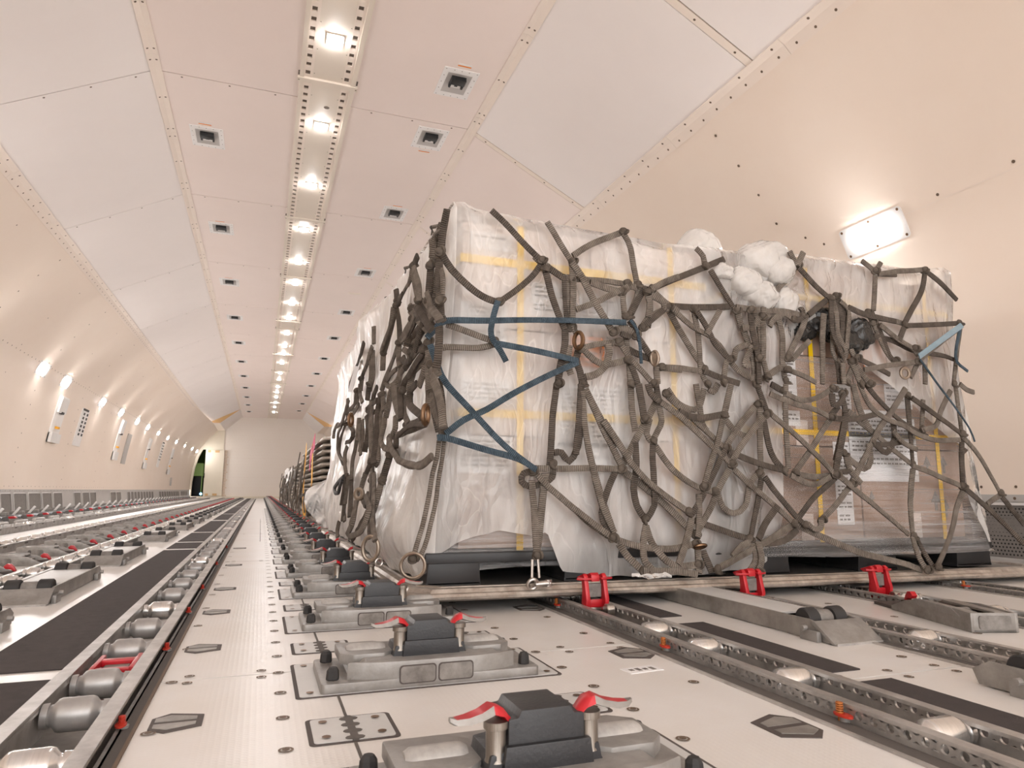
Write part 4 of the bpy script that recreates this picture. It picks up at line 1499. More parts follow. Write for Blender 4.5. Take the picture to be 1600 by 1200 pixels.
# ------------------------------------------------------------------ cargo: pallet, stacks, wrapping, net
TILT = 0.0085
def pz(x):
    """top of the aluminium pallet's edge at x"""
    return 0.068 - TILT * (x - 0.4)
PX0, PX1, PY0, PY1 = 0.358, 2.815, 1.745, 4.93
t = thing('cargo_pallet', 'large worn aluminium cargo pallet carrying the netted load', 'pallet', (PX0, PY0, 0.068))
def ringpath(ins, ch):
    x0, x1, y0, y1 = ins, PX1 - PX0 - ins, ins, PY1 - PY0 - ins
    return [(x0 + ch, y0), (x1 - ch, y0), (x1, y0 + ch), (x1, y1 - ch), (x1 - ch, y1), (x0 + ch, y1), (x0, y1 - ch), (x0, y0 + ch)]
def sweep(prof, ch):
    mb = MB()
    rows = []
    for ins, z in prof:
        rows.append([(p[0], p[1], z - TILT * p[0]) for p in ringpath(ins, ch)])
    n = len(rows[0])
    vs = [p for r_ in rows for p in r_]
    fs = [(i * n + j, i * n + (j + 1) % n, (i + 1) * n + (j + 1) % n, (i + 1) * n + j) for i in range(len(rows) - 1) for j in range(n)]
    mb._add(vs, fs)
    return mb
sweep([(0.05, -0.030), (0.008, -0.031), (0.0, -0.026), (-0.002, -0.019), (0.002, -0.013), (0.012, -0.011), (0.018, -0.002), (0.024, 0.0), (0.034, 0.0), (0.036, -0.006), (0.044, -0.006), (0.046, 0.0), (0.06, 0.0), (0.064, -0.010)], 0.05).build('edge_rail', M['pallet'], t, smooth=30)
sh = MB()
rp = ringpath(0.055, 0.04)
sh._add([(p[0], p[1], z - TILT * p[0]) for z in (-0.008, -0.028) for p in rp], [tuple(range(8)), tuple(range(15, 7, -1))])
sh.build('pallet_sheet', M['sheet'], t, smooth=0)
MB().box(0.08, 0.25, 0.07, 0.10, -0.0095, -0.0075).build('orange_stripe', M['orange'], t, smooth=0)

def tag2(o, lab, cat, group=None):
    return tag(o, lab, cat, group)

# black plastic pallets
for (x0, x1, y0, lab) in ((0.435, 1.41, 1.875, 'black plastic pallet under the left wrapped stack at the front'), (1.485, 2.615, 1.875, 'black plastic pallet under the right wrapped stack at the front'),
                          (0.435, 1.41, 3.15, 'black plastic pallet behind the front left one under the cover'), (1.485, 2.615, 3.15, 'black plastic pallet behind the front right one under the cover')):
    W_ = x1 - x0
    zb = pz(x0 + W_ / 2) - 0.006
    t = thing('plastic_pallet', lab, 'pallet', (x0, y0, zb), group='black plastic pallets under the load')
    D = 1.15
    MB().box(0, W_, 0, D, 0.072, 0.088).build('deck', M['blackpal'], t, bevel=0.004)
    MB().box(-0.004, W_ + 0.004, -0.006, 0.01, 0.06, 0.086).build('deck_edge', M['blackpal'], t, bevel=0.003)
    for fx in (0.0, 0.42, 0.84):
        for yy in (0.0, 0.5, 1.0):
            MB().prism([(fx * W_ + 0.0, 0.0), (fx * W_ + 0.006, 0.072), (fx * W_ + 0.154 * W_, 0.072), (fx * W_ + 0.16 * W_, 0.0)], 1, yy, yy + 0.15).build('foot', M['blackpal'], t, bevel=0.004)
        MB().box(fx * W_, fx * W_ + 0.16 * W_, 0.0, D, -0.002, 0.010).build('runner', M['blackpal'], t, bevel=0.003)

# cartons
ZB, ZT = 0.15, 1.13
rows_ = [ZB + (ZT - ZB) * k / 3 for k in range(4)]
stacks = ((0.53, 1.395, 'left'), (1.53, 2.545, 'right'))
hn = ('bottom', 'middle', 'top')
CARY, CARD = 1.912, 0.735
random.seed(11)
cart = {}
for si, (x0, x1, sname) in enumerate(stacks):
    for c_ in range(2):
        for r_ in range(3):
            for d_ in range(4):
                if d_ > 0 and not (si == 0 and c_ == 0):
                    continue
                w = (x1 - x0) / 2
                xa = x0 + w * c_ + 0.003
                lab = 'brown carton, %s %s of the %s wrapped stack, %s' % (hn[r_], 'left' if c_ == 0 else 'right', sname, ('front row', 'second row back', 'third row back', 'rearmost row')[d_])
                t = thing('cardboard_carton', lab, 'carton', (xa, CARY + d_ * (CARD + 0.005), rows_[r_] + 0.002), group='cartons stacked on the cargo pallet')
                MB().box(0, w - 0.006, 0, CARD, 0, rows_[1] - rows_[0] - 0.004).build('carton_box', M['carton'] if (si == 1 or r_ == 0) else M['cartonp'], t, bevel=0.004)
                MB().box(w / 2 - 0.03, w / 2 + 0.024, -0.0008, 0.001, 0.0, 0.09).build('packing_tape', M['cartonp'], t, smooth=0)
                cart[(si, c_, r_, d_)] = t
def on_carton(px0, py0, px1, py1, name, m, key, off=0.0015, th=0.001, child=None):
    """flat print or sheet on a carton front, placed where the photograph shows it"""
    p = at(px0, py0, 1, CARY)
    q = at(px1, py1, 1, CARY)
    par = cart[key]
    x0, x1 = sorted((p.x, q.x))
    z0, z1 = sorted((p.z, q.z))
    mb = MB().box(x0 - par.location.x, x1 - par.location.x, -off - th, -off, z0 - par.location.z, z1 - par.location.z)
    return mb.build(name, m, par, smooth=0), (x0, x1, z0, z1)
for a in ((735, 360, 800, 395, (0, 0, 2, 0)), (830, 440, 895, 500, (0, 1, 2, 0)), (905, 460, 985, 520, (0, 1, 2, 0)), (720, 470, 790, 560, (0, 0, 1, 0)), (720, 590, 800, 632, (0, 0, 1, 0)),
          (870, 600, 985, 700, (0, 1, 1, 0)), (860, 690, 990, 745, (0, 1, 0, 0)), (715, 680, 800, 740, (0, 0, 0, 0)),
          (1205, 560, 1245, 620, (1, 0, 1, 0)), (1300, 600, 1330, 640, (1, 0, 1, 0)), (1380, 600, 1425, 640, (1, 1, 1, 0)), (1300, 690, 1335, 820, (1, 0, 0, 0)), (1345, 640, 1385, 652, (1, 1, 1, 0)), (1210, 640, 1250, 666, (1, 0, 1, 0))):
    o, (x0, x1, z0, z1) = on_carton(*a[:4], 'paper_label', M['paper'], a[4])
    par = cart[a[4]]
    pr = MB()
    z = z1 - 0.018
    while z > z0 + 0.01:
        xx = x0 + 0.01
        while xx < x1 - 0.02:
            w = random.uniform(0.008, 0.03)
            pr.box(xx - par.location.x, min(xx + w, x1 - 0.008) - par.location.x, -0.0034, -0.0026, z - par.location.z, z + 0.006 - par.location.z)
            xx += w + 0.006
        z -= random.choice((0.014, 0.014, 0.03))
    pr.build('label_print', M['pocket'], o, smooth=0)
# orange handling labels with a dark frame
def orange_label(px0, py0, px1, py1, key):
    o, (x0, x1, z0, z1) = on_carton(px0, py0, px1, py1, 'orange_label', M['orange'], key, 0.003)
    par = cart[key]
    f = MB()
    lx, lz = par.location.x, par.location.z
    a, b, c, d = x0 - lx + 0.012, x1 - lx - 0.012, z0 - lz + 0.012, z1 - lz - 0.012
    for q in ((a, b, c, c + 0.005), (a, b, d - 0.005, d), (a, a + 0.005, c, d), (b - 0.005, b, c, d), (a + 0.012, b - 0.012, c + 0.016, c + 0.021), (a + 0.012, b - 0.012, c + 0.03, c + 0.035)):
        f.box(q[0], q[1], -0.0048, -0.004, q[2], q[3])
    f.build('label_print', M['ink'], o, smooth=0).location = (0, 0, 0)
orange_label(891, 524, 944, 575, (0, 1, 1, 0))
orange_label(1345, 530, 1385, 580, (1, 1, 1, 0))
# large white sheet with lines of print on the right-hand stack
t = cart[(1, 1, 1, 0)]
o, (x0, x1, z0, z1) = on_carton(1322, 650, 1434, 753, 'shipping_sheet', M['paper'], (1, 1, 0, 0), 0.006)
par = cart[(1, 1, 0, 0)]
pr_ = MB()
random.seed(3)
for k in range(11):
    z = z1 - 0.018 - k * 0.0155
    if k in (4, 8):
        continue
    xx = x0 + 0.012 + (0.03 if k in (9, 10) else 0)
    xe = x1 - (0.02 if k % 3 else 0.07)
    while xx < xe:
        w = random.uniform(0.008, 0.022)
        pr_.box(xx - par.location.x, min(xx + w, xe) - par.location.x, -0.0078, -0.0071, z - par.location.z, z - par.location.z + (0.006 if k != 9 else 0.008))
        xx += w + 0.005
pr_.build('sheet_print', M['pocket'], par, smooth=0)
# printed handling marks: arrows and a diamond
def tri(key, px, py, w, h, up=True):
    p = at(px, py, 1, CARY)
    par = cart[key]
    x, z = p.x - par.location.x, p.z - par.location.z
    mb = MB()
    s = 1 if up else -1
    mb.prism([(x - w / 2, z), (x + w / 2, z), (x, z + s * h)][::s], 1, -0.0022, -0.001)
    mb.box(x - w * 0.14, x + w * 0.14, -0.0022, -0.001, z - (0.03 if up else 0), z + (0 if up else 0.03))
    mb.build('handling_mark', M['pocket'], par, smooth=0)
for px in (1448, 1474):
    tri((1, 1, 0, 0), px, 727, 0.038, 0.035)
tri((1, 1, 0, 0), 1462, 785, 0.05, 0.045)
tri((1, 1, 0, 0), 1478, 795, 0.04, 0.035)
tri((1, 0, 0, 0), 1362, 780, 0.03, 0.03)
# yellow bands round the stacks
def band(si, vert, v, w, lab, off=0.004):
    x0, x1, _ = stacks[si]
    y0, y1 = CARY, CARY + 4 * (CARD + 0.005)
    zb, zt = ZB - 0.005, ZT + 0.004
    e, th = off, 0.0015
    mb = MB()
    if vert:
        mb.box(v - w / 2, v + w / 2, y0 - e - th, y0 - e, zb, zt)
        mb.box(v - w / 2, v + w / 2, y0 - e - th, y1 + e, zt, zt + th)
        mb.box(v - w / 2, v + w / 2, y1 + e, y1 + e + th, zb, zt)
    else:
        mb.box(x0 - e, x1 + e, y0 - e - 2 * th, y0 - e - th, v - w / 2, v + w / 2)
        mb.box(x0 - e - th, x0 - e, y0 - e - 2 * th, y1 + e, v - w / 2, v + w / 2)
        mb.box(x1 + e, x1 + e + th, y0 - e - 2 * th, y1 + e, v - w / 2, v + w / 2)
        mb.box(x0 - e, x1 + e, y1 + e, y1 + e + th, v - w / 2, v + w / 2)
    return tag(mb.build('yellow_band', M['yellow'], smooth=0), lab, 'strap', 'yellow bands round the wrapped stacks')
band(0, True, at(812, 600, 1, CARY).x, 0.021, 'upright yellow band on the left stack, nearer its left corner')
band(0, True, at(1052, 600, 1, CARY).x, 0.021, 'upright yellow band on the left stack, nearer the knotted middle')
band(0, False, at(812, 414, 1, CARY).z, 0.026, 'level yellow band round the top of the left stack')
band(0, False, at(812, 648, 1, CARY).z, 0.024, 'level yellow band round the lower part of the left stack')
band(1, True, at(1274, 690, 1, CARY).x, 0.019, 'upright bright yellow band beside the white sheet on the right stack')
band(1, True, at(1462, 690, 1, CARY).x, 0.019, 'upright yellow band at the far right of the right stack')
band(1, False, at(1274, 676, 1, CARY).z, 0.019, 'level yellow band round the lower part of the right stack')
band(1, False, at(1274, 468, 1, CARY).z, 0.022, 'level yellow band round the top of the right stack')

# ---- stretch film wound round the foot of both stacks
def wrapfilm(x0, x1, z0, z1, flare, name, lab):
    mb = MB()
    path = [(x0 - 0.004, CARY + 1.2), (x0 - 0.006, CARY + 0.02), (x0 + 0.01, CARY - 0.013), (x1 - 0.01, CARY - 0.013), (x1 + 0.006, CARY + 0.02), (x1 + 0.004, CARY + 1.2)]
    pts = []
    for a, b in zip(path, path[1:]):
        n = max(1, int(math.hypot(b[0] - a[0], b[1] - a[1]) / 0.03))
        pts += [(a[0] + (b[0] - a[0]) * i / n, a[1] + (b[1] - a[1]) * i / n) for i in range(n)]
    pts.append(path[-1])
    cx, cy = (x0 + x1) / 2, CARY + 0.6
    rows = []
    for i in range(26):
        f = i / 25
        z = z0 + (z1 - z0) * f
        fl_ = flare * (1 - smooth01(f * 3.2))
        row = []
        for x, y in pts:
            k = noise.noise((x * 2.0, y * 2.0, z * 26)) * 0.003
            dx = (1 if x > cx else -1) * fl_ * min(1, abs(x - cx) / (x1 - cx)) ** 3
            dy = -fl_ * 0.8 if y < CARY + 0.03 else 0
            row.append((x + dx, y + dy - abs(k), z + noise.noise((x * 3, y * 3, 5.0)) * 0.012 * (1 if i == 0 else 0.3)))
        rows.append(row)
    mb.grid(rows)
    return tag(mb.build(name, M['wrap'], smooth=60), lab, 'film')
wrapfilm(1.50, 2.565, 0.105, 0.80, 0.045, 'stretch_wrap', 'clear stretch film wound round the lower cartons of the right stack')
wrapfilm(1.495, 2.57, 0.10, 0.215, 0.055, 'stretch_wrap', 'thick band of stretch film over the right black pallet deck')
wrapfilm(0.475, 1.415, 0.115, 0.36, 0.022, 'stretch_wrap', 'clear stretch film wound round the foot of the left stack')

wrapfilm(0.45, 1.415, 0.095, 0.20, 0.02, 'stretch_wrap', 'thick band of stretch film over the left black pallet deck')
# ---- the big translucent cover
FY = 1.882
ztop_px = [(705, 308), (718, 309), (740, 318), (765, 326), (820, 338), (900, 350), (960, 360), (1000, 367), (1050, 378), (1120, 388), (1240, 396), (1300, 402), (1350, 409), (1400, 414), (1450, 417), (1487, 415)]
ZTOP = sorted((at(x, y, 1, FY).x, at(x, y, 1, FY).z) for x, y in ztop_px)
zlow_px = [(655, 868), (690, 864), (712, 850), (740, 838), (780, 828), (832, 838), (850, 832), (862, 862), (872, 890), (900, 897), (960, 899), (1030, 899), (1130, 893), (1195, 878), (1214, 862)]
ZLOW = [(at(x, y, 1, FY).x, at(x, y, 1, FY).z) for x, y in zlow_px]
xs_ = ZLOW[-1][0]
for x, y in [(1218, 800), (1216, 700), (1214, 620), (1222, 560), (1240, 510), (1275, 500), (1320, 545), (1370, 590), (1430, 640), (1480, 688), (1500, 694), (1530, 720)]:
    p = at(x, y, 1, FY)
    xs_ = max(xs_ + 0.012, p.x)
    ZLOW.append((xs_, p.z))
KN = at(1178, 440, 1, FY)
def folds(u, z, side):
    """outward offset of the cover's wrinkles at a point of its face"""
    a = noise.noise((u * 1.6, z * 1.1, 3.1 if side else 7.7)) * 0.016
    q = noise.noise((u * 3.2 + z * 1.6, z * 2.3 - u * 0.8, 1.3))
    a += (1 - abs(q) * 2.2) * 0.015
    q = noise.noise((u * 7.0 - z * 3.5, z * 3.4 + u * 2.2, 9.3))
    a += max(-1, (1 - abs(q) * 3.0)) * 0.008
    if side:
        q = noise.noise((u * 6.5, z * 0.9, 4.4))
        a += (1 - abs(q) * 2.6) * 0.010 + 0.004
    else:
        dx, dz = u - KN.x, z - KN.z
        r = math.hypot(dx, dz)
        an = math.atan2(dz, dx)
        k = math.exp(-r / 0.38) * (0.35 + 0.65 * smooth01((0.3 - dz) / 0.5)) if r > 0.02 else 0
        a += sin(an * 23 + 2 * noise.noise((r * 5, an * 2, 0))) * 0.013 * k + 0.02 * math.exp(-r / 0.2)
        # long gathers pulled from the knot towards the left top edge
        if dx < 0.05 and dz > -0.06:
            v = dz + 0.12 * dx
            a += sin(v * 95 + 2.5 * noise.noise((u * 1.5, v * 7, 2))) * 0.007 * smooth01((0.30 - abs(dz - 0.05)) / 0.3) * smooth01((u - 0.6) / 0.5)
        # lower drape
        k = smooth01((0.55 - z) / 0.4)
        q = noise.noise((u * 4.0, z * 2.4, 6.1))
        a += k * ((1 - abs(q) * 2.4) * 0.018 + 0.008)
    return a
def side_x(z):
    return 0.437 + 0.050 * smooth01((z - 0.05) / 1.0)
cov = thing('plastic_cover', 'large milky plastic sheet draped over the load and down its left side', 'sheet', (0.45, FY, 0.07))
org = cov.location
NV = 70
cols = []
# left side, from the back towards the corner
ny = 120
for i in range(ny + 1):
    y = 4.95 - (4.95 - (FY + 0.03)) * i / ny
    col = []
    zt = 1.168 + 0.012 * noise.noise((y * 2.2, 0, 1))
    bump = 0.05 * math.exp(-((y - 3.35) / 0.35) ** 2) + 0.03 * math.exp(-((y - 4.3) / 0.3) ** 2)
    for k in range(NV + 1):
        z = 0.075 + (zt - 0.075) * k / NV
        fl_ = (0.070 * smooth01((0.62 - z) / 0.55) * math.exp(-((y - 2.35) / 0.55) ** 2) + 0.02 * smooth01((0.4 - z) / 0.4)) * smooth01((z - 0.04) / 0.16)
        e = folds(y, z, True) * (1 - 0.8 * math.exp(-(y - FY) / 0.06)) + fl_ + bump * smooth01((z - 0.75) / 0.4)
        rr_ = 0.03 * smooth01((z - (zt - 0.05)) / 0.05) ** 2
        col.append(Vector((side_x(z) - e + rr_, y, z)))
    cols.append(col)
# front, from the corner to the right end
nx = 230
for i in range(nx + 1):
    x = 0.45 + (2.552 - 0.45) * i / nx
    zt = interp(ZTOP, x)
    zl = interp(ZLOW, x)
    zl += 0.008 * noise.noise((x * 14, 2.2, 0))
    col = []
    for k in range(NV + 1):
        z = zl + (zt - zl) * k / NV
        cx = side_x(z) + 0.012
        xx = max(x, cx) if i < 14 else x
        if i < 14:
            xx = cx + (0.45 + (2.552 - 0.45) * 14 / nx - cx) * (i / 14)
        e = folds(x, z, False) * smooth01((x - 0.44) / 0.07)
        rr_ = 0.03 * smooth01((z - (zt - 0.04)) / 0.04) ** 2
        col.append(Vector((xx, FY - e * 0.8 + rr_, z)))
    cols.append(col)
# round the right end
for i in range(1, 25):
    y = FY + 0.01 + 1.1 * i / 24
    zt = 1.195
    zl = interp(ZLOW, 2.56) - 0.25 * smooth01(i / 10)
    cols.append([Vector((2.556 + 0.05 * smooth01((0.9 - (zl + (zt - zl) * k / NV)) / 0.7) + folds(y, zl + (zt - zl) * k / NV, True) * 0.8, y, zl + (zt - zl) * k / NV)) for k in range(NV + 1)])
MB().grid([[p - org for p in c] for c in cols[:ny + 3]]).build('side_sheet', M['filmside'], cov, smooth=180)
MB().grid([[p - org for p in c] for c in cols[ny + 2:]]).build('front_sheet', M['film'], cov, smooth=180)
# top of the load
rows = []
for i in range(41):
    f = i / 40
    row = []
    for k in range(61):
        x = 0.50 + (2.552 - 0.50) * k / 60
        zf = interp(ZTOP, x)
        y = FY + 0.03 + (4.95 - FY - 0.03) * f
        z = zf + (1.168 - zf) * smooth01(f * 3) + 0.012 * noise.noise((x * 3, y * 3, 0)) * min(1, f * 12) - 0.0
        row.append(Vector((x, y, z)) - org)
    rows.append(row)
MB().grid(rows).build('top_sheet', M['film'], cov, smooth=180)
# gathered lumps and the knot where the sheets are tied together
def lump(px, py, yy, rx, ry, rz_, seed, m='milky', amp=0.22):
    c = at(px, py, 1, yy) - org
    bm = bmesh.new()
    bmesh.ops.create_icosphere(bm, subdivisions=5, radius=1.0)
    mb = MB()
    for v in bm.verts:
        d = v.co.normalized()
        n1 = noise.noise(d * 1.1 + Vector((seed, 0, 0)))
        n2 = 1 - abs(noise.noise(Vector((d.x * 2.6 + d.z * 1.2, d.y * 1.2, d.z * 1.0 - d.x)) + Vector((0, seed, 0)))) * 2
        az = math.atan2(d.x, d.y) + d.z * 1.6
        k = 1 + amp * (n1 * 1.2 + n2 * 0.22 - 0.15) + 0.035 * abs(sin(az * 4 + 3 * n1)) + 0.012 * sin(az * 11 + 5 * n1)
        mb.v.append(tuple(c + Vector((d.x * rx, d.y * ry, d.z * rz_)) * k))
    for f in bm.faces:
        mb.f.append([v.index for v in f.verts])
        mb.m.append(0)
    bm.free()
    return mb.build('gathered_knot', M[m], cov, smooth=180)
lump(1090, 392, 1.98, 0.078, 0.08, 0.078, 1.5, 'milky', 0.10)
lump(1192, 410, 1.90, 0.105, 0.08, 0.075, 4.2)
lump(1160, 440, 1.86, 0.06, 0.05, 0.05, 7.9)
lump(1190, 462, 1.85, 0.065, 0.05, 0.05, 12.4)
lump(1128, 424, 1.85, 0.036, 0.03, 0.03, 15.4, 'milky', 0.3)
lump(1226, 472, 1.86, 0.055, 0.04, 0.06, 19.1)
lump(1215, 425, 1.86, 0.06, 0.05, 0.06, 23.3)
# dark bundle of black film under the coil of webbing
t = thing('black_film_bundle', 'crumpled bundle of black plastic film behind the webbing coil at right', 'bundle', at(1305, 515, 1, 1.86))
org2 = org
org = Vector(t.location)
for a in ((1290, 505, 1.87, 0.10, 0.03, 0.06, 2.2), (1345, 520, 1.855, 0.055, 0.03, 0.055, 6.6), (1330, 535, 1.85, 0.05, 0.025, 0.04, 9.6), (1255, 515, 1.865, 0.05, 0.02, 0.04, 13.0)):
    o = lump(*a, 'blackfilm', 0.35)
    o.name = 'film_fold'
    o.parent = t
org = org2
# plastic tail hanging at the far right corner
tl = MB()
rows = []
for i in range(22):
    f = i / 21
    rows.append([Vector((2.60 + 0.055 * f + 0.035 * j / 8 * (0.4 + f) + 0.012 * noise.noise((f * 4, j * 0.6, 2)), 1.93 + 0.02 * noise.noise((f * 3, j * 0.7, 8)), 0.66 - 0.56 * f + 0.02 * noise.noise((j * 0.9, 3, 3)))) for j in range(9)])
tag(MB().grid(rows).build('plastic_tail', M['milky'], smooth=180), 'white plastic strip hanging at the far right corner of the load', 'sheet')

# ---- the cargo net
T_ = dict(A=(660, 300, 4), B=(1000, 300, 4), C=(1200, 300, 4), D=(560, 600, 4), E=(900, 600, 4), F=(1200, 600, 4), P=(520, 320, 8), Q=(520, 460, 8), R=(520, 600, 8), S=(520, 740, 8))
def px_of(tile, p):
    x0, y0, k = T_[tile]
    return x0 + p[0] / k, y0 + p[1] / k
def front_pt(px, py, k):
    y = 1.84 - k
    for _ in range(4):
        p = at(px, py, 1, y)
        y = 1.84 - k - 0.075 * smooth01((0.24 - p.z) / 0.18)
    return at(px, py, 1, y)
def side_pt(px, py, k):
    x = side_x(0.5) - 0.035 - k
    for _ in range(5):
        p = at(px, py, 0, x)
        z, y = p.z, p.y
        bulge = 0.075 * smooth01((0.62 - z) / 0.55) * math.exp(-((y - 2.35) / 0.55) ** 2) + 0.02 * smooth01((0.4 - z) / 0.4) + 0.05 * math.exp(-((y - 3.35) / 0.35) ** 2) * smooth01((z - 0.75) / 0.4)
        x = side_x(z) - 0.036 - k - bulge
    p = at(px, py, 0, x)
    if p.y > 5.1:
        p = at(px, py, 1, 5.1)
    return p
